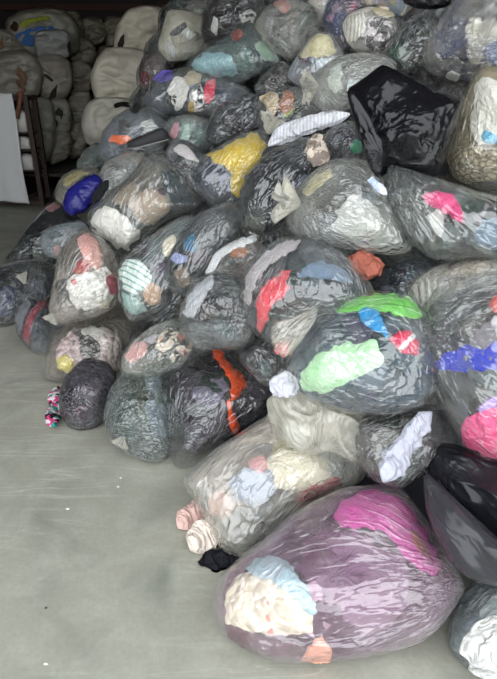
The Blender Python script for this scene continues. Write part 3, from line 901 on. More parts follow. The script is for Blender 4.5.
bag('clothing_bag', 'grey fluffy clothes bag under the mint green bag',
    [(345,424),(368,412),(410,408),(434,404),(444,425),(440,452),(426,472),(400,490),(375,484),(356,464)], 'dark', ((92,90,86),(74,74,72)),
    [('grey fleece', (122,120,116), [(366,440),(384,424),(402,430),(396,456),(376,462)], 'knit')], dz=0.0, group=HP)
strip('garment', 'long white crumpled cloth hanging beside the glossy black bag', [(383,482,11),(390,468,12),(400,452,12),(412,436,11),(422,422,10),(432,412,7)], (172,174,186), dz=-0.16, crumple=0.8)

# ------------------------------------------------------------------ middle and upper slope
bag('rubbish_bag', 'big opaque black bag standing out high on the right slope',
    [(346,90),(364,78),(381,65),(400,72),(430,85),(455,97),(462,101),(456,125),(448,150),(441,172),(430,180),(405,174),(388,172),(376,180),(365,152),(355,120)],
    (18,18,21), dz=-0.28, neck=(382,152), group='black plastic bags', wr=0.018,
    flaps=[([(346,90),(352,88),(368,112),(384,146),(382,172),(375,180),(364,152),(354,120)], (20,20,23), -0.13, (382,160))])
bag('clothing_bag', 'dark speckled mesh clothes bag with a pink garment, below the black bag',
    [(385,168),(390,163),(420,172),(450,182),(480,192),(530,200),(562,226),(542,252),(500,257),(460,260),(432,260),(410,246),(395,221),(388,195)],
    'clear', ((70,72,72),(58,60,60)), [
    ('speckled mesh garment', [(66,68,68),(110,112,110)], [(392,190),(410,184),(430,200),(440,230),(432,252),(412,240),(398,215)], 'net'),
    ('blue grey garment', (104,124,144), [(470,232),(484,218),(520,214),(540,236),(500,252),(474,248)]),
    ('white garment', (196,194,190), [(428,214),(440,208),(446,226),(440,240),(430,228)]),
    ('pink garment', (224,72,130), [(420,196),(438,190),(456,196),(464,212),(462,224),(446,214),(428,206)])],
    dz=-0.3, neck=(388,166), group=HP, thick=0.62, wr=0.02)
bag('clothing_bag', 'hazy bag of grey and pale clothes left of the speckled mesh bag',
    [(284,216),(295,190),(315,170),(340,156),(365,160),(382,180),(392,204),(402,226),(414,250),(392,255),(355,253),(325,247),(300,241),(287,231)],
    'silver', ((82,84,86),(96,98,98),(70,72,74)), [
    ('dark grey garment', (68,70,74), [(312,196),(330,176),(356,166),(374,182),(372,196),(344,194),(322,208)]),
    ('pale yellow garment', (196,186,140), [(302,192),(312,178),(330,168),(334,176),(316,190),(306,198)]),
    ('pale crumpled garment', (196,196,194), [(328,232),(338,206),(354,194),(374,202),(388,226),(376,238),(350,238)]),
    ('navy garment', (56,62,82), [(340,242),(372,238),(396,240),(408,250),(376,253),(350,251)])],
    dz=-0.22, neck=(296,205), group=HP, wr=0.024, knots=[((300,204),195,26,'silver',0.8)])
bag('clothing_bag', 'near black streaky bag beneath the grey crochet cloth',
    [(237,208),(243,181),(255,163),(275,149),(300,138),(322,140),(332,160),(320,185),(302,206),(287,226),(264,237),(246,230)],
    'dark', ((48,49,52),(40,41,44),(58,60,62)), [
    ('olive grey garment', (92,94,86), [(240,222),(252,214),(266,222),(262,234),(248,230)]),
    ('blue grey garment', (96,104,124), [(296,182),(306,172),(312,182),(304,198)])],
    dz=-0.2, neck=(330,146), group=HP, thick=0.8, wr=0.03)
cloth('crochet_cloth', 'brown grey crochet cloth poking from the near black bag', [(304,146),(310,138),(320,132),(326,142),(332,158),(318,168),(308,162)], [(136,124,116),(196,184,170)], 'speckle', dz=-0.38, thick=0.5, cat='cloth')
bag('clothing_bag', 'bag with a mustard yellow garment over navy in the heap centre',
    [(189,172),(204,156),(225,142),(245,132),(263,129),(275,144),(268,162),(252,178),(244,198),(232,208),(210,206),(194,192)],
    'clear', ((62,66,76),(74,78,84)), [
    ('navy garment', (66,70,84), [(192,174),(206,160),(222,166),(232,176),(228,198),(210,200),(197,188)]),
    ('mustard yellow garment', (212,182,62), [(206,156),(228,143),(256,132),(267,144),(258,164),(244,180),(238,198),(229,192),(231,172),(218,164)])],
    dz=-0.1, neck=(268,134), group=HP, knots=[((268,134),-70,17,'warm',0.7)])
strip('towel', 'long white folded towel above the near black bag', [(268,146,6),(280,136,9),(300,127,9),(325,120,8),(350,114,6)], [(226,226,232),(200,200,208)], 'rib', dz=-0.14, cat='towel', crumple=0.25)
bag('clothing_bag', 'sheer charcoal bag above the mustard yellow garment',
    [(202,137),(210,116),(228,98),(246,92),(268,95),(277,110),(264,130),(236,142),(214,145)], 'dark', ((60,62,64),(50,52,54)), [], dz=-0.02, neck=(270,96), group=HP, wr=0.024)
bag('clothing_bag', 'bag of jumbled white, black, red and purple clothes up the slope',
    [(140,102),(152,85),(165,72),(190,67),(215,74),(240,82),(255,95),(244,110),(215,118),(185,117),(158,114)],
    'clear', ((66,70,78),(80,82,84)), [
    ('purple garment', (94,82,164), [(154,78),(162,70),(174,70),(172,80),(158,84)]),
    ('white garment', (226,222,216), [(168,86),(178,74),(190,84),(186,102),(178,112),(168,104)]),
    ('black garment', (34,34,36), [(166,102),(172,92),(180,98),(174,110)]),
    ('beige garment', (196,184,160), [(182,80),(190,70),(202,74),(200,84),(188,86)]),
    ('black white garment', [(228,224,218),(46,44,46)], [(190,92),(200,82),(206,96),(202,112),(192,112)], 'speckle'),
    ('red garment', (220,58,86), [(202,94),(208,80),(216,78),(214,100),(206,104)]),
    ('ochre garment', (186,152,80), [(188,104),(194,98),(196,112),(188,113)]),
    ('slate garment', (68,74,92), [(216,92),(232,86),(250,96),(240,108),(220,110)])],
    dz=-0.12, neck=(250,96), group=HP)
bag('clothing_bag', 'teal tinted bag with turquoise cloth near the top of the heap',
    [(187,63),(200,50),(225,38),(245,21),(263,28),(277,45),(286,61),(264,74),(240,84),(215,80),(195,73)],
    'teal', ((88,100,98),(74,84,82)), [
    ('turquoise garment', (152,196,204), [(190,63),(204,54),(222,50),(234,60),(239,74),(220,77),(198,71)]),
    ('red garment', (176,88,80), [(230,34),(240,27),(244,36),(234,42)]),
    ('mint garment', (176,206,180), [(254,46),(262,38),(270,48),(278,60),(264,62)])],
    dz=-0.1, neck=(246,24), group=HP, wr=0.024)
bag('clothing_bag', 'cream bag with glinting film beside the pale bales',
    [(156,48),(162,26),(167,8),(185,9),(204,15),(207,36),(202,52),(185,61),(166,63)], 'silver', ((196,190,170),(178,172,154)),
    [('dark grey garment', (74,74,78), [(168,36),(174,28),(186,22),(188,27),(176,36)])], dz=0.1, group=HP)
bag('clothing_bag', 'small dark maroon bag tucked beside the cream bag',
    [(138,72),(143,55),(155,49),(168,60),(164,80),(152,92),(142,90)], 'grey', ((78,66,64),(96,84,78)),
    [('maroon garment', (120,36,40), [(139,78),(144,70),(150,76),(148,88),(142,88)])], dz=0.05, group=HP)
bag('clothing_bag', 'black and white clothes bag at the top edge, above the turquoise cloth',
    [(199,32),(205,10),(218,-6),(250,-10),(266,6),(262,26),(238,36),(215,42),(205,44)], 'dark', ((56,54,52),(44,42,42)),
    [('white garment', (206,202,198), [(210,30),(214,14),(219,20),(217,38)]),
     ('white patterned garment', [(198,194,188),(60,58,58)], [(238,16),(250,8),(258,14),(252,26),(242,24)], 'speckle')], dz=0.02, group=HP)
bag('clothing_bag', 'crumpled silver film bag near the top centre',
    [(252,24),(266,6),(295,-4),(318,8),(322,30),(308,48),(292,62),(274,54),(260,40)], 'silver', ((92,92,90),(72,72,72),(120,118,112)),
    [('dusty pink garment', (190,128,120), [(272,4),(284,-2),(292,8),(284,14)])], dz=-0.02, neck=(290,20), group=HP, crumple=0.03, wr=0.03)
bag('clothing_bag', 'bag with pale yellow top and blue grey clothes below, top centre',
    [(284,78),(292,62),(304,44),(314,31),(330,30),(341,45),(348,60),(338,78),(322,88),(300,88)], 'warm', ((120,126,138),(104,110,122)),
    [('pale yellow garment', (206,198,160), [(298,58),(308,42),(318,34),(330,36),(338,54),(318,58)])], dz=-0.12, neck=(316,32), group=HP)
bag('clothing_bag', 'silvery crumpled bag tied at its left end, left of the black bag',
    [(306,90),(316,72),(335,58),(355,52),(382,54),(398,65),(392,82),(372,96),(348,110),(328,115),(310,104)], 'silver', ((120,122,118),(104,104,102)), [],
    dz=-0.2, neck=(318,86), group=HP, wr=0.026, knots=[((318,86),175,17,'silver',0.9)])
bag('clothing_bag', 'bag with white corduroy and a black and white speckled bundle at top',
    [(340,24),(348,12),(370,4),(394,12),(402,34),(395,52),(376,58),(355,53),(345,42)], 'clear', ((196,190,180),(150,146,140)),
    [('white corduroy garment', [(236,232,222),(186,180,168)], [(345,28),(350,16),(366,10),(368,24),(358,40),(348,44)], 'rib'),
     ('speckled bundle', [(58,54,54),(206,196,196),(120,112,112)], [(362,34),(370,18),(386,16),(394,30),(388,48),(370,52)], 'speckle'),
     ('beige garment', (206,192,164), [(370,8),(386,6),(396,16),(388,18),(376,14)])], dz=-0.1, group=HP)
bag('clothing_bag', 'dark green and black clothes bag right of the speckled bundle',
    [(383,56),(394,32),(410,15),(432,8),(446,25),(438,48),(424,66),(402,76),(388,70)], 'dark', ((54,58,54),(44,46,46)),
    [('dark green garment', (48,76,62), [(384,58),(392,46),(404,42),(400,58),(390,66)])], dz=-0.05, neck=(432,12), group=HP, wr=0.024)
bag('clothing_bag', 'large clear bag of navy clothes in the upper right corner',
    [(413,62),(421,41),(440,15),(460,-10),(500,-20),(560,0),(572,50),(542,84),(500,90),(470,84),(450,80),(430,77)], 'warm', ((66,72,94),(78,82,98),(96,96,100)),
    [('navy garment', (54,64,98), [(432,50),(440,32),(458,22),(474,28),(470,46),(448,60)]),
     ('white garment', (216,216,214), [(444,78),(450,70),(460,74),(458,82)]),
     ('blue garment', (70,84,122), [(480,50),(492,36),(512,38),(514,64),(494,70)])],
    dz=-0.15, neck=(474,62), group=HP, thick=0.75, wr=0.024, knots=[((474,64),-70,38,'warm',0.38)])
bag('clothing_bag', 'cream bag with white and blue quilted cloth below the navy bag',
    [(442,157),(449,131),(460,104),(470,80),(484,62),(512,66),(562,92),(572,150),(542,188),(500,194),(465,188),(450,180)], 'warm', ((150,138,112),(134,124,102)),
    [('beige net garment', [(176,166,142),(120,112,96)], [(448,166),(456,148),(476,146),(510,154),(514,178),(480,182),(456,180)], 'net'),
     ('white quilted garment', (236,234,226), [(470,128),(474,92),(484,76),(506,84),(520,140),(498,146),(478,146)]),
     ('blue stripe', (92,172,206), [(480,138),(484,128),(498,134),(510,142),(498,144),(486,144)]),
     ('dark grey garment', (72,72,74), [(462,186),(484,180),(520,182),(516,191),(480,192)])],
    dz=-0.25, neck=(480,66), group=HP)
bag('clothing_bag', 'grey clear bag with an orange garment under the black shoe',
    [(97,152),(102,131),(115,116),(135,105),(160,107),(175,119),(174,140),(158,158),(130,164),(108,164)], 'clear', ((92,98,108),(106,110,114)),
    [('orange garment', (240,112,60), [(108,141),(112,135),(128,135),(133,141),(122,145)]),
     ('white garment', (196,198,194), [(140,122),(152,118),(158,128),(146,132)]),
     ('black garment', (34,34,36), [(128,110),(136,103),(144,106),(136,114)])], dz=-0.15, neck=(102,158), group=HP)
bag('clothing_bag', 'grey bag with mint and dusty pink strips beside the orange garment bag',
    [(160,132),(168,118),(190,113),(212,121),(215,142),(202,158),(184,163),(168,148)], 'clear', ((82,90,90),(96,100,100)),
    [('dusty pink garment', (196,140,148), [(168,136),(174,122),(180,122),(176,140)]),
     ('mint garment', (170,196,182), [(180,140),(184,124),(190,122),(190,138),(184,148)]),
     ('teal garment', (88,112,106), [(190,130),(204,126),(208,142),(194,148)])], dz=0.02, group=HP)
bag('clothing_bag', 'dark bag with a white crumpled corner left of the mustard garment',
    [(164,154),(172,140),(186,138),(202,152),(212,168),(206,190),(192,196),(176,178)], 'clear', ((74,74,78),(60,62,66)),
    [('white garment', (212,204,204), [(172,150),(180,142),(192,150),(200,162),(188,160)])], dz=-0.05, group=HP)
bag('clothing_bag', 'thin grey clear bag beneath the black shoe',
    [(96,178),(106,160),(130,150),(150,156),(150,172),(128,192),(108,206),(94,200)], 'silver', ((104,106,106),(120,120,118)),
    [('pale beige garment', (184,180,164), [(130,158),(142,152),(148,158),(138,166)])], dz=-0.15, group=HP)
bag('clothing_bag', 'clear bag with mustard trim behind the shiny blue bag',
    [(53,198),(60,178),(75,168),(98,167),(104,180),(84,200),(64,208)], 'warm', ((92,90,82),(70,70,66)),
    [('mustard garment', (150,140,92), [(62,180),(76,171),(92,172),(80,178),(66,188)])], dz=-0.25, group=HP)
bag('rubbish_bag', 'shiny royal blue plastic bag on the far left slope',
    [(62,207),(66,191),(78,181),(95,173),(103,180),(98,196),(86,212),(70,216)], (32,32,104), dz=-0.5, group='coloured plastic bags', wr=0.03, thick=0.7)
strip('garment', 'black bundled garment beside the shiny blue bag', [(92,204,4),(100,192,5),(108,180,4)], (34,34,38), dz=-0.5)
bag('clothing_bag', 'small dark greenish bag at the foot of the pale bales',
    [(76,164),(84,149),(98,141),(110,150),(106,168),(92,176),(80,174)], 'green', ((78,84,80),(60,70,68)), [('dark teal garment', (38,56,58), [(86,164),(94,158),(104,162),(98,170)])], dz=0.0, group=HP)
bag('clothing_bag', 'dark bag with woven grid cloth right of the turquoise cloth bag',
    [(252,90),(262,74),(284,58),(298,74),(290,94),(268,100)], 'dark', ((62,62,60),(50,50,50)), [('dark woven garment', [(56,54,52),(96,92,88)], [(262,84),(276,70),(288,72),(284,88),(270,92)], 'check')], dz=0.0, group=HP)
bag('clothing_bag', 'bag with beige, rust and black clothes above the long white towel',
    [(254,118),(260,98),(284,84),(312,90),(328,108),(316,124),(284,132),(262,134)], 'clear', ((64,66,66),(76,76,74)),
    [('beige garment', (200,180,148), [(258,98),(272,90),(280,96),(276,118),(266,122),(266,104)]),
     ('rust garment', (158,104,74), [(278,108),(284,90),(294,92),(294,112),(284,116)]),
     ('lime trim', (166,186,90), [(282,116),(294,106),(294,110),(286,118)])], dz=0.02, group=HP)
cloth('bundle', 'round brown knitted bundle peeking out below the grey pale bag', [(345,264),(352,253),(368,250),(384,262),(380,277),(362,281),(350,274)], (150,88,74), dz=-0.12, thick=0.8, cat='bundle')
bag('clothing_bag', 'smooth slate bag behind the bright green top',
    [(364,294),(380,270),(410,259),(442,261),(450,282),(436,304),(402,310),(376,306)], 'dark', ((60,66,74),(54,60,68)), [], dz=0.02, group=HP)
bag('clothing_bag', 'grey zebra print bag behind the royal blue clothes bag',
    [(404,306),(410,282),(430,268),(460,257),(500,253),(545,262),(538,300),(480,310),(445,316),(422,318)], 'silver', ((150,146,138),(128,126,120)),
    [('zebra print garment', [(196,192,184),(120,118,112)], [(406,302),(412,284),(428,276),(438,284),(430,300),(418,312)], 'rib'),
     ('beige lace garment', [(178,164,148),(132,122,112)], [(436,276),(456,262),(490,258),(494,270),(460,278)], 'net')], dz=-0.18, group=HP)
bag('rubbish_bag', 'black plastic bag at the very top edge of the heap, right of centre',
    [(402,2),(410,-14),(450,-16),(460,2),(436,10),(415,9)], (26,26,29), dz=-0.05, group='black plastic bags')
bag('clothing_bag', 'navy and rose clothes bag at the top edge beside white corduroy',
    [(320,22),(327,0),(345,-12),(368,-4),(362,18),(354,44),(342,58),(330,44)], 'clear', ((62,66,92),(84,72,84)),
    [('navy garment', (54,60,96), [(328,28),(334,14),(346,10),(346,28),(336,40)]), ('rose garment', (160,96,116), [(346,16),(352,2),(358,2),(352,20)])], dz=0.02, group=HP)
bag('clothing_bag', 'white bag at the top edge behind the pale yellow top bag',
    [(304,14),(310,-8),(328,-12),(336,4),(330,24),(314,28)], 'milky', ((196,190,180),(176,170,164)), [], dz=0.1, group=HP)
bag('clothing_bag', 'beige clothes bag at the top edge above the speckled bundle',
    [(362,4),(366,-12),(398,-14),(410,2),(404,18),(384,14)], 'clear', ((190,176,150),(120,130,144)), [], dz=0.1, group=HP)
bag('clothing_bag', 'sheer black bag right of the brown crochet cloth',
    [(318,160),(322,134),(345,118),(362,124),(370,150),(352,172),(330,174)], 'dark', ((66,64,66),(52,52,54)),
    [('emerald green garment', (58,150,112), [(350,148),(354,138),(362,142),(364,152),(354,154)])], dz=0.0, group=HP, wr=0.026)
cloth('garment', 'pale blue patterned cloth between the grey pale bag and mesh bag', [(366,180),(372,176),(386,188),(388,196),(380,194)], [(166,180,206),(206,212,224)], 'speckle', dz=-0.36, thick=0.5)
bag('clothing_bag', 'charcoal clothes bag filling the gap under the hot pink clothes',
    [(404,430),(424,396),(440,400),(462,440),(470,470),(440,480),(412,470)], 'dark', ((40,40,44),(50,50,54)), [], dz=0.16, group=HP)
bag('clothing_bag', 'dark clothes bag in the shadow between slate and charcoal bags',
    [(236,356),(244,326),(276,334),(300,350),(300,384),(264,390)], 'dark', ((48,48,52),(60,58,60)), [], dz=0.1, group=HP)

# ------------------------------------------------------------------ half hidden bags that carry the ones on top
UG = 'half hidden bags that carry the heap'
def plain_bag(seed, cols, film):
    r = root_empty('clothing_bag', (0, 0, 0), 'half hidden dark clothing bag deep in a gap between the others', 'bag', UG)
    n, k = 40, 26
    V = []; fl = []
    th = np.arange(n) / n * 2 * math.pi
    pts = [np.array([0, 0, 1.0])]
    for i in range(1, k):
        ph = i / k * math.pi
        pts += [np.array([math.sin(ph) * math.cos(a), math.sin(ph) * math.sin(a), math.cos(ph)]) for a in th]
    pts.append(np.array([0, 0, -1.0]))
    U = np.array(pts)
    rad = 1 + 0.16 * noise3(U * 1.6 + seed * 5.1)
    f = [(0, 1 + j, 1 + (j + 1) % n) for j in range(n)]
    f += [(1 + i * n + j, 1 + (i + 1) * n + j, 1 + (i + 1) * n + (j + 1) % n, 1 + i * n + (j + 1) % n) for i in range(k - 2) for j in range(n)]
    last = 1 + (k - 1) * n
    f += [(last, 1 + (k - 2) * n + (j + 1) % n, 1 + (k - 2) * n + j) for j in range(n)]
    size = np.array([0.27, 0.21, 0.17])
    fc = fold_coords(U * size, np.array([0.28, 0, 0]), seed)
    w = 0.03 * ridged(fc * 1.7, 3)
    mesh_obj('plastic_film', U * size * (rad + 2 * w)[:, None], f, film_mat(film), r, fold=fc)
    cr = 0.12 * (1 - ridged(U * 2.2 + seed, 2))
    mesh_obj('clothing_bulk', U * size * (rad * 0.93 - cr)[:, None], f, fabric(cols), r)
    return r
def copy_thing(root):
    c = root.copy(); COL.objects.link(c)
    for ch in root.children:
        d = ch.copy(); COL.objects.link(d); d.parent = c
    return c
protos = [plain_bag(1, [(58,60,64),(84,80,78),(46,48,52)], 'clear'), plain_bag(2, [(70,74,80),(52,50,54),(96,92,86)], 'dark'),
          plain_bag(3, [(92,90,86),(64,62,64),(56,60,66)], 'silver'), plain_bag(4, [(48,50,54),(60,62,66)], 'green')]
rs = random.Random(11)
along = np.array([-HN[1], HN[0]])
inw = -HEAPN
n_put = 0
for i in range(-8, 14):
    for j in range(0, 11):
        a = i * 0.46 + (0.23 if j % 2 else 0) + rs.uniform(-0.06, 0.06)
        g = 0.18 + j * 0.30 + rs.uniform(-0.05, 0.05)
        up = g * math.cos(math.atan(HS)); hgt = g * math.sin(math.atan(HS))
        xy = HB + along * a + HN * up
        P = np.array([xy[0], xy[1], hgt]) + inw * 0.33
        P[2] = max(P[2], 0.17)
        d = P - CAM
        dep = d @ FWD
        if dep < 0.8: continue
        px = W / 2 + F * (d @ RIGHT) / dep; py = H / 2 - F * (d @ UP) / dep
        if px < 55 or px > 640 or py < -60 or py > 640: continue
        # stay behind every bag in view that stands before it, and only where some bag stands before it
        need = 0; best = 9
        for pf in PUFFS.values():
            e = np.array([px, py]) - pf.c
            th_ = math.atan2(e[1], e[0]) % (2 * math.pi)
            rr = np.hypot(*e) / pf.rt[int(th_ / (2 * math.pi) * 256) % 256]
            best = min(best, rr)
            reach = 0.24 * F / dep / pf.R
            if rr == best: near = pf
            if rr < 1 + reach * 0.75: need = max(need, pf.t + 0.55 * pf.T + 0.13)
        if best > 1.0: continue
        if need > dep:
            P = CAM + d * (need / dep); d = P - CAM
            if P[2] < 0.10: continue
            P[2] = max(P[2], 0.15)
        if P[1] > 6.3 or P[0] < -1.7 or (P[0] < -0.9 and P[1] > 4.4): continue
        r = protos[n_put] if n_put < 4 else copy_thing(protos[rs.randrange(4)])
        n_put += 1
        words = [k for k, v in PUFFS.items() if v is near][0].split(',')[0].split()[:9]
        while words[-1] in ('a', 'an', 'the', 'and', 'with', 'of', 'in', 'on', 'at', 'its', 'over', 'up', 'to', 'white,', 'under', 'above', 'below', 'behind', 'between', 'right', 'left', 'beside', 'lower', 'pale', 'dark', 'bright', 'loose', 'white', 'royal', 'vivid', 'crumpled'): words.pop()
        r['label'] = 'half hidden bag tucked behind the ' + ' '.join(words)
        r.location = P
        tilt = Matrix.Rotation(rs.uniform(0, 6.28), 3, 'Z')
        q = Vector((0, 0, 1)).rotation_difference(Vector(HEAPN)).to_matrix()
        r.rotation_euler = (q @ tilt).to_euler()

for i in range(-13, 9):
    for j in range(0, 9):
        a = i * 0.42 + (0.21 if j % 2 else 0) + rs.uniform(-0.05, 0.05)
        y = 1.2 + j * 0.27 + rs.uniform(-0.04, 0.04)
        x = -a
        z = min(HS * (y - 1.05), HS * (HN[0] * (x - HB[0]) + HN[1] * (y - HB[1])), 2.35) - 0.08
        P = np.array([x, y, max(0.16, z)])
        d = P - CAM; dep = d @ FWD
        px = W / 2 + F * (d @ RIGHT) / dep
        if px < 503 + 0.29 * F / dep or px > 1150 or x > 3.4: continue
        r = copy_thing(protos[rs.randrange(4)])
        r['label'] = 'clothing bag in the part of the heap beyond the right picture edge'
        r['group'] = 'bags beyond the right picture edge'
        r.location = P
        q = Vector((0, 0, 1)).rotation_difference(Vector((0, -0.74, 0.67))).to_matrix()
        r.rotation_euler = (q @ Matrix.Rotation(rs.uniform(0, 6.28), 3, 'Z')).to_euler()
# ------------------------------------------------------------------ shoe
def shoe():
    t = heap_t(147, 140) - 0.42
    v = rays(147, 140)
    toe = CAM + rays(128, 147) * t; heel = CAM + rays(169, 137) * t * 1.0
    ax = heel - toe; L = np.linalg.norm(ax); ax /= L
    view = -v / np.linalg.norm(v)
    up = UP - ax * (UP @ ax); up /= np.linalg.norm(up)
    up = up * 0.85 + view * 0.5; up -= ax * (up @ ax); up /= np.linalg.norm(up)
    sd = np.cross(ax, up)
    r = root_empty('shoe', toe - up * 0.02, 'black trainer lying on top of the orange garment bag', 'shoe')
    n, k = 24, 20
    def shell(name, hfun, wfun, z0, mat):
        V = []
        for i in range(k + 1):
            s = i / k
            w = wfun(s); h = hfun(s)
            for j in range(n):
                a = j / n * 2 * math.pi
                x = math.cos(a); y = math.sin(a)
                yy = z0 + (h * y if y > 0 else 0.25 * h * y)
                V.append(toe + ax * (s * L) + sd * (w * math.copysign(abs(x) ** 0.7, x)) + up * yy)
        f = [(i * n + j, i * n + (j + 1) % n, (i + 1) * n + (j + 1) % n, (i + 1) * n + j) for i in range(k) for j in range(n)]
        f += [tuple(range(n))[::-1], tuple(k * n + j for j in range(n))]
        return mesh_obj(name, V, f, mat, r)
    wf = lambda s: L * (0.05 + 0.14 * math.sin(min(1, s * 3.5) * math.pi / 2) * (1 - 0.25 * s)) * (1 - max(0, s - 0.93) * 7)
    shell('upper', lambda s: L * (0.11 + 0.15 * s ** 0.8) * (1 - max(0, s - 0.9) * 5), wf, 0.0, simple('black_suede', (30, 30, 32), 0.7, scale=60))
    shell('sole', lambda s: L * 0.05, lambda s: wf(s) * 1.08, -L * 0.03, simple('dark_rubber', (112, 112, 110), 0.5, scale=60))
    for i in range(4):
        s = 0.42 + 0.09 * i
        c = toe + ax * s * L + up * L * (0.11 + 0.15 * s ** 0.8) * 1.0
        bar('lace', c - sd * L * 0.08, c + sd * L * 0.08, L * 0.014, simple('grey_lace', (96, 96, 98), 0.8), r)
    c = toe + ax * 0.88 * L + up * L * 0.22
    th = np.arange(16) / 16 * 2 * math.pi
    ring = [c + ax * math.cos(a) * L * 0.10 + sd * math.sin(a) * L * 0.07 + up * L * 0.03 for a in th]
    ring2 = [c + ax * math.cos(a) * L * 0.075 + sd * math.sin(a) * L * 0.05 + up * L * 0.032 for a in th]
    f = [(j, (j + 1) % 16, 16 + (j + 1) % 16, 16 + j) for j in range(16)]
    mesh_obj('collar', ring + ring2, f, simple('grey_lace', (96, 96, 98), 0.8), r)
shoe()

# ------------------------------------------------------------------ bales at the back of the shed
def wrap_mat(col):
    key = 'bale_wrap_%d' % col[0]
    if key in _mats: return _mats[key]
    b = NT(key)
    obj = b.n('ShaderNodeTexCoord').outputs['Object']
    nz = b.noise(obj, 5, 4, 0.8)
    c = b.mix(nz, lin(tuple(int(x * 0.82) for x in col)), lin(col))
    p = b.n('ShaderNodeBsdfPrincipled', Roughness=0.45); b.l(c, p.inputs['Base Color'])
    h = b.math('ADD', b.noise(obj, 6, 3, 0.6), b.math('MULTIPLY', b.noise(obj, 30, 3), 0.25))
    bp = b.n('ShaderNodeBump', Strength=0.6, Distance=0.03); b.l(h, bp.inputs['Height']); b.l(bp.outputs[0], p.inputs['Normal'])
    b.l(p.outputs[0], b.out.inputs['Surface'])
    _mats[key] = b.m
    return b.m

BG = 'wrapped clothing bales stacked at the back'
def bale(label, poly, t, col=(196,190,176), patches=(), straps=True, thick=0.9, floor=False):
    _seed[0] += 1
    poly = np.array(poly, float); poly = poly.mean(0) + (poly - poly.mean(0)) * 1.13
    if t > 8: col = tuple(int(v * 0.8) for v in col)      # left stack: dingy film, darkened further to put its deep shade into the colour
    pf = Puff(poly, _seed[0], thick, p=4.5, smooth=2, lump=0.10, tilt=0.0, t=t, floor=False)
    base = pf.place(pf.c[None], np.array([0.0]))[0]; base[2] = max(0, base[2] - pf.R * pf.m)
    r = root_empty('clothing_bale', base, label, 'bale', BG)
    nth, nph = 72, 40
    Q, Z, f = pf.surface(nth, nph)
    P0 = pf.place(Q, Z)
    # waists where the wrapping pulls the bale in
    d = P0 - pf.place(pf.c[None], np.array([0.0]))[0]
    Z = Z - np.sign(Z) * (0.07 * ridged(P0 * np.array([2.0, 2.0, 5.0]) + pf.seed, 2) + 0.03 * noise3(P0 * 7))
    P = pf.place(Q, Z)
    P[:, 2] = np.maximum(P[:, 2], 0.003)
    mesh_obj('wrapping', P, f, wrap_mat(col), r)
    for lab, c, pp in patches:
        o = garment_patch(pf, pp, fabric(c), r, lab, shrink=0.985, tk=0.99, lift=0.5, puffy=0.03, name='garment')
    return r

dk = (52, 46, 42)  # dark patch colour, painted for the shade inside slits and openings of the bales
# low dark platform that carries the left stack
def platform():
    wood = simple('dark_platform_wood', (48, 42, 38), 0.8, scale=12, amount=0.5)
    x0, x1, y0, y1, zt = -4.6, -2.6, 8.25, 10.2, 0.40
    r = root_empty('bale_platform', ((x0 + x1) / 2, (y0 + y1) / 2, 0), 'low dark wooden platform under the left stack of bales', 'platform')
    for i in range(8):
        w = (y1 - y0) / 8
        v, f = box_vf(x0, x1, y0 + i * w, y0 + i * w + w * 0.9, zt - 0.04, zt); mesh_obj('plank', v, f, wood, r, smooth=False)
    for x in (x0 + 0.05, (x0 + x1) / 2, x1 - 0.15):
        v, f = box_vf(x, x + 0.1, y0, y1, 0, zt - 0.04); mesh_obj('bearer', v, f, wood, r, smooth=False)
platform()
# left stack, from the top row down; each row is a little nearer than the one above
bale('pale bale with green and blue stripes, top of the left stack',
     [(10,20),(24,12),(48,10),(66,14),(76,28),(76,50),(60,58),(30,56),(14,48),(8,32)], 8.9, (176,170,150),
     [('yellow green stripe', (150,160,60), [(18,25),(28,18),(48,16),(52,19),(34,22),(22,28)]),
      ('blue garment', (66,104,160), [(13,36),(24,30),(40,26),(60,28),(50,36),(36,46),(20,46)]),
      ('dark brown garment', (60,40,34), [(9,28),(14,20),(20,26),(16,32)])])
bale('white cloth bale directly under the blue striped garment, left stack',
     [(35,36),(42,31),(66,31),(70,44),(66,58),(38,57)], 8.5, (190,190,186), [('dark strip for the shaded gap', dk, [(67,44),(70,40),(71,52),(68,54)])])
bale('pale bale at the left picture edge above the rack',
     [(-14,36),(-2,30),(10,32),(22,42),(30,54),(10,60),(-12,60)], 8.6, (168,160,142), [('brown garment', (118,90,70), [(0,42),(3,38),(4,48),(0,50)])])
bale('bale with a split showing brown cloth, resting over the rack',
     [(-12,64),(2,54),(24,52),(36,60),(42,76),(38,94),(22,98),(-10,98)], 8.3, (182,176,158),
     [('brown garment', (122,96,78), [(15,72),(18,66),(26,74),(27,84),(22,90),(16,84)])])
bale('pale bale right of the split bale, with a black slit',
     [(34,64),(42,57),(58,56),(70,64),(72,82),(66,96),(50,104),(40,92)], 8.6, (180,172,154),
     [('black garment', dk, [(42,74),(46,74),(54,80),(52,82)]), ('black garment', dk, [(47,102),(52,90),(57,84),(57,94),(52,103)])])
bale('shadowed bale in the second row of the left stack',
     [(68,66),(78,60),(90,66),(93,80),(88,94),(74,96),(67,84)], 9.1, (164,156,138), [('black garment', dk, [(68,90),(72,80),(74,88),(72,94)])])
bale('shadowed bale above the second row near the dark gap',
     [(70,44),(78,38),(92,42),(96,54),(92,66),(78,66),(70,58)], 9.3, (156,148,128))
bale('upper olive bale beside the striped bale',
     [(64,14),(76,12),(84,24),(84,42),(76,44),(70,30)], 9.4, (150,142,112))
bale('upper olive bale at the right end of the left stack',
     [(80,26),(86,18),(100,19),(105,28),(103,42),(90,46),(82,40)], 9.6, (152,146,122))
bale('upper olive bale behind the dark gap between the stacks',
     [(103,26),(107,18),(120,17),(124,30),(120,48),(108,50)], 9.8, (146,138,112))
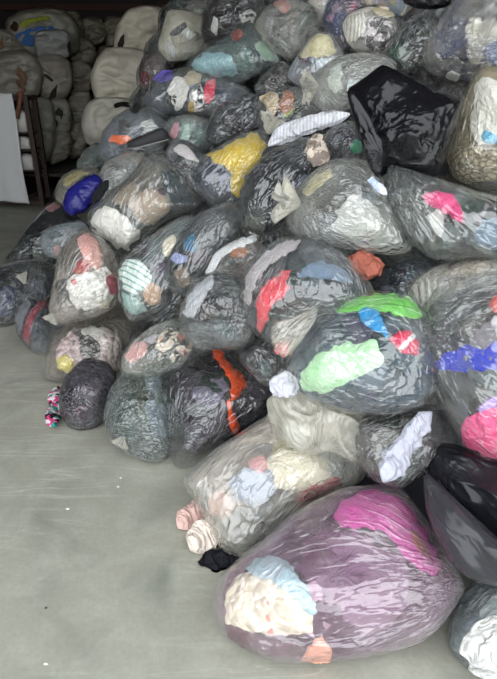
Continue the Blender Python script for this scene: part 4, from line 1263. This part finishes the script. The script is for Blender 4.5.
bale('lower bale with black torn slits in the left stack',
     [(47,108),(54,100),(66,100),(71,112),(70,128),(60,138),(50,132)], 8.5, (172,168,154),
     [('black garment', dk, [(55,112),(59,107),(63,112),(62,120),(58,118)]), ('black garment', dk, [(52,126),(55,118),(58,122),(55,134)])])
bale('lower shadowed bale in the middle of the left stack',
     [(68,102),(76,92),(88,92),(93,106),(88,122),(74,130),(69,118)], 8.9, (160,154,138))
bale('bottom bale behind the steel post of the rack',
     [(20,112),(36,100),(50,102),(54,122),(54,144),(46,160),(24,166),(18,140)], 8.35, (178,174,162))
bale('bottom bale right of the steel post on the floor row',
     [(48,136),(58,130),(68,132),(72,146),(66,158),(50,164)], 8.6, (166,160,146))
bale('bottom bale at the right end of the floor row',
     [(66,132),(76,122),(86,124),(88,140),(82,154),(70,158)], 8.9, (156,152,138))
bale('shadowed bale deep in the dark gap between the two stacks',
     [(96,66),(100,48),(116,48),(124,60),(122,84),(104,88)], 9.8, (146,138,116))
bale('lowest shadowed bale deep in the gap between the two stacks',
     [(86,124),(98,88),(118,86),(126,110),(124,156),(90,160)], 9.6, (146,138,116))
# right stack
bale('large pale bale on top of the right stack',
     [(116,42),(118,28),(128,12),(142,8),(160,10),(164,30),(158,50),(136,54),(118,52)], 7.0, (204,196,176), [('black garment', dk, [(117,46),(121,36),(125,34),(123,50)])])
bale('large pale bale in the middle of the right stack',
     [(93,76),(100,58),(108,50),(128,50),(146,54),(150,76),(146,98),(120,104),(98,100)], 6.8, (206,198,180))
bale('bottom pale bale of the right stack with a black gap',
     [(84,122),(88,106),(100,99),(122,100),(140,104),(142,124),(126,142),(100,146),(88,140)], 6.7, (200,194,180),
     [('black garment', (30,28,28), [(113,103),(128,101),(131,108),(116,115)])])  # shade inside the gap, painted as a dark patch

# ------------------------------------------------------------------ rack with a white sheet
def rack():
    steel = simple('rusty_steel', (70, 58, 54), 0.6, 0.6, scale=30, amount=0.5)
    T = 7.75
    foot = CAM + rays(43, 206) * T
    foot = CAM + rays(43, 206) * (CAM[2] / -rays(43, 206)[2])
    T = (foot[1] - CAM[1]) / rays(43, 206)[1]
    xr, yr = foot[0], foot[1]
    top = CAM[2] + (rays(36, 95) * (yr / rays(36, 95)[1]))[2]
    xl = xr - 1.25; yb = yr + 0.3
    r = root_empty('steel_rack', (xr - 0.6, yr + 0.3, 0), 'rusty steel rack with a white sheet hung over its left end', 'rack')
    for (x, y) in ((xr, yr), (xl, yr), (xr, yb), (xl, yb)):
        v, f = box_vf(x - 0.03, x + 0.03, y - 0.03, y + 0.03, 0, top)
        mesh_obj('post', v, f, steel, r, smooth=False)
    for z in (top - 0.03, 0.05):
        for y in (yr, yb):
            v, f = box_vf(xl, xr, y - 0.025, y + 0.025, z - 0.025, z + 0.025)
            mesh_obj('rail', v, f, steel, r, smooth=False)
        for x in (xl, xr):
            v, f = box_vf(x - 0.025, x + 0.025, yr, yb, z - 0.025, z + 0.025)
            mesh_obj('rail', v, f, steel, r, smooth=False)
    # knot of rusty wire on the post top
    bar('wire_tie', (xr - 0.12, yr - 0.04, top - 0.02), (xr + 0.02, yr - 0.05, top + 0.07), 0.025, simple('rust_wire', (112, 70, 58), 0.8), r)
    bar('wire_tie', (xr - 0.14, yr - 0.05, top - 0.28), (xr - 0.03, yr - 0.05, top + 0.02), 0.03, simple('rust_wire', (112, 70, 58), 0.8), r)
    # hanging sheet
    xs1 = CAM[0] + rays(18, 120)[0] * (yr / rays(18, 120)[1])
    n, k = 30, 36
    V = []
    for i in range(k + 1):
        s = i / k
        for j in range(n + 1):
            u = j / n
            x = xl - 0.15 + (xs1 - xl + 0.15) * u
            fold = 0.035 * math.sin(u * 13 + 0.8 * math.sin(s * 3)) * (0.25 + 0.75 * s)
            z = top + 0.015 - s * (top - 0.03 - 0.05 * math.sin(u * 3))
            V.append((x + 0.01 * math.sin(s * 7), yr - 0.055 - abs(fold) - 0.03 * s, z))
    o = len(V)
    for j in range(n + 1):
        u = j / n
        V.append((xl - 0.15 + (xs1 - xl + 0.15) * u, yr + 0.1, top + 0.02))
    F_ = [(i * (n + 1) + j, i * (n + 1) + j + 1, (i + 1) * (n + 1) + j + 1, (i + 1) * (n + 1) + j) for i in range(k) for j in range(n)]
    F_ += [(o + j, o + j + 1, j + 1, j) for j in range(n)]
    s = mesh_obj('white_sheet', V, F_, simple('white_sheet_cloth', (206, 206, 206), 0.9, scale=5, amount=0.12), None, loc=np.array([(xl + xs1) / 2, yr, 0.0]))
    md = s.modifiers.new('thickness', 'SOLIDIFY'); md.thickness = 0.006
    tag(s, 'white sheet hanging over the steel rack at the left edge', 'sheet')
    for z in (0.50, 0.78, 1.0):
        v, f = box_vf(xl, xr, yr, yb, z - 0.02, z)
        mesh_obj('shelf', v, f, steel, r, smooth=False)
    # folded white packs on the shelves behind the post
    M_pack = simple('folded_white_cloth', (196, 194, 188), 0.8, scale=9, amount=0.25, bump=0.4)
    for z, h, lab in ((0.50, 0.2, 'lowest folded white pack on the steel rack shelves'), (0.78, 0.15, 'middle folded white pack on the steel rack shelves'), (1.0, 0.28, 'tallest folded white pack on the upper rack shelf')):
        n = 9; V = []; F_ = []
        for a in range(n):
            for b_ in range(n):
                u, w = a / (n - 1), b_ / (n - 1)
                x = xs1 - 0.2 + (xr - 0.06 - xs1 + 0.2) * u; y = yr + 0.01 + 0.27 * w
                V.append((x, y, z + h * (1 - 0.25 * (abs(2 * u - 1) ** 4 + abs(2 * w - 1) ** 4) * 0.5) + 0.008 * math.sin(9 * u + 5 * w)))
        m = len(V)
        V += [(x, y, z + 0.001) for x, y, _ in V]
        for a in range(n - 1):
            for b_ in range(n - 1):
                q = (a * n + b_, (a + 1) * n + b_, (a + 1) * n + b_ + 1, a * n + b_ + 1)
                F_.append(q); F_.append(tuple(m + t_ for t_ in q[::-1]))
        edge = [a * n for a in range(n)] + [(n - 1) * n + b_ for b_ in range(1, n)] + [a * n + n - 1 for a in range(n - 2, -1, -1)] + [b_ for b_ in range(n - 2, 0, -1)]
        for e0, e1 in zip(edge, edge[1:] + edge[:1]): F_.append((e0, m + e0, m + e1, e1))
        po = mesh_obj('folded_pack', V, F_, M_pack, None, loc=np.array([(xs1 + xr) / 2, yr + 0.15, z]))
        tag(po, lab, 'cloth', 'folded packs on the rack')
    return r
rack()

# ------------------------------------------------------------------ litter on the floor
def litter():
    rs = random.Random(5)
    spots = [((118,487),'white','white paper scrap on the floor below the greenish bag neck'),
             ((121,478),'white','paper scrap nearest the greenish bag neck on the floor'),
             ((46,664),'white','white paper sliver on the floor at the bottom left'),
             ((68,509),'white','pale paper sliver on the open floor left of centre'),
             ((46,608),'dark','small dark crumb of dirt on the open floor, lower left')]
    for i, ((px, py), c, lab) in enumerate(spots):
        d = rays(px, py); P = CAM + d * (CAM[2] / -d[2])
        n = 7; r0 = 0.004 + 0.002 * rs.random(); el = 2.2 if 'sliver' in lab else 1.0
        V = [P + np.array([math.cos(a) * r0 * el * rs.uniform(0.7, 1.3), math.sin(a) * r0 * rs.uniform(0.5, 1.0), 0.001 + 0.002 * rs.random()]) for a in [k / n * 2 * math.pi for k in range(n)]]
        V += [P + np.array([0, 0, 0.004])]
        V += [v * np.array([1, 1, 0]) for v in V[:n]]
        F_ = [(k, (k + 1) % n, n) for k in range(n)] + [(n + 1 + k, n + 1 + (k + 1) % n, (k + 1) % n, k) for k in range(n)]
        o = mesh_obj('paper_scrap' if c == 'white' else 'dirt_crumb', V, F_, simple('litter_' + c, (206, 206, 198) if c == 'white' else (60, 60, 56), 0.8), None, loc=np.array([P[0], P[1], 0.0]), smooth=False)
        tag(o, lab, 'litter', 'scraps of litter on the floor')
litter()
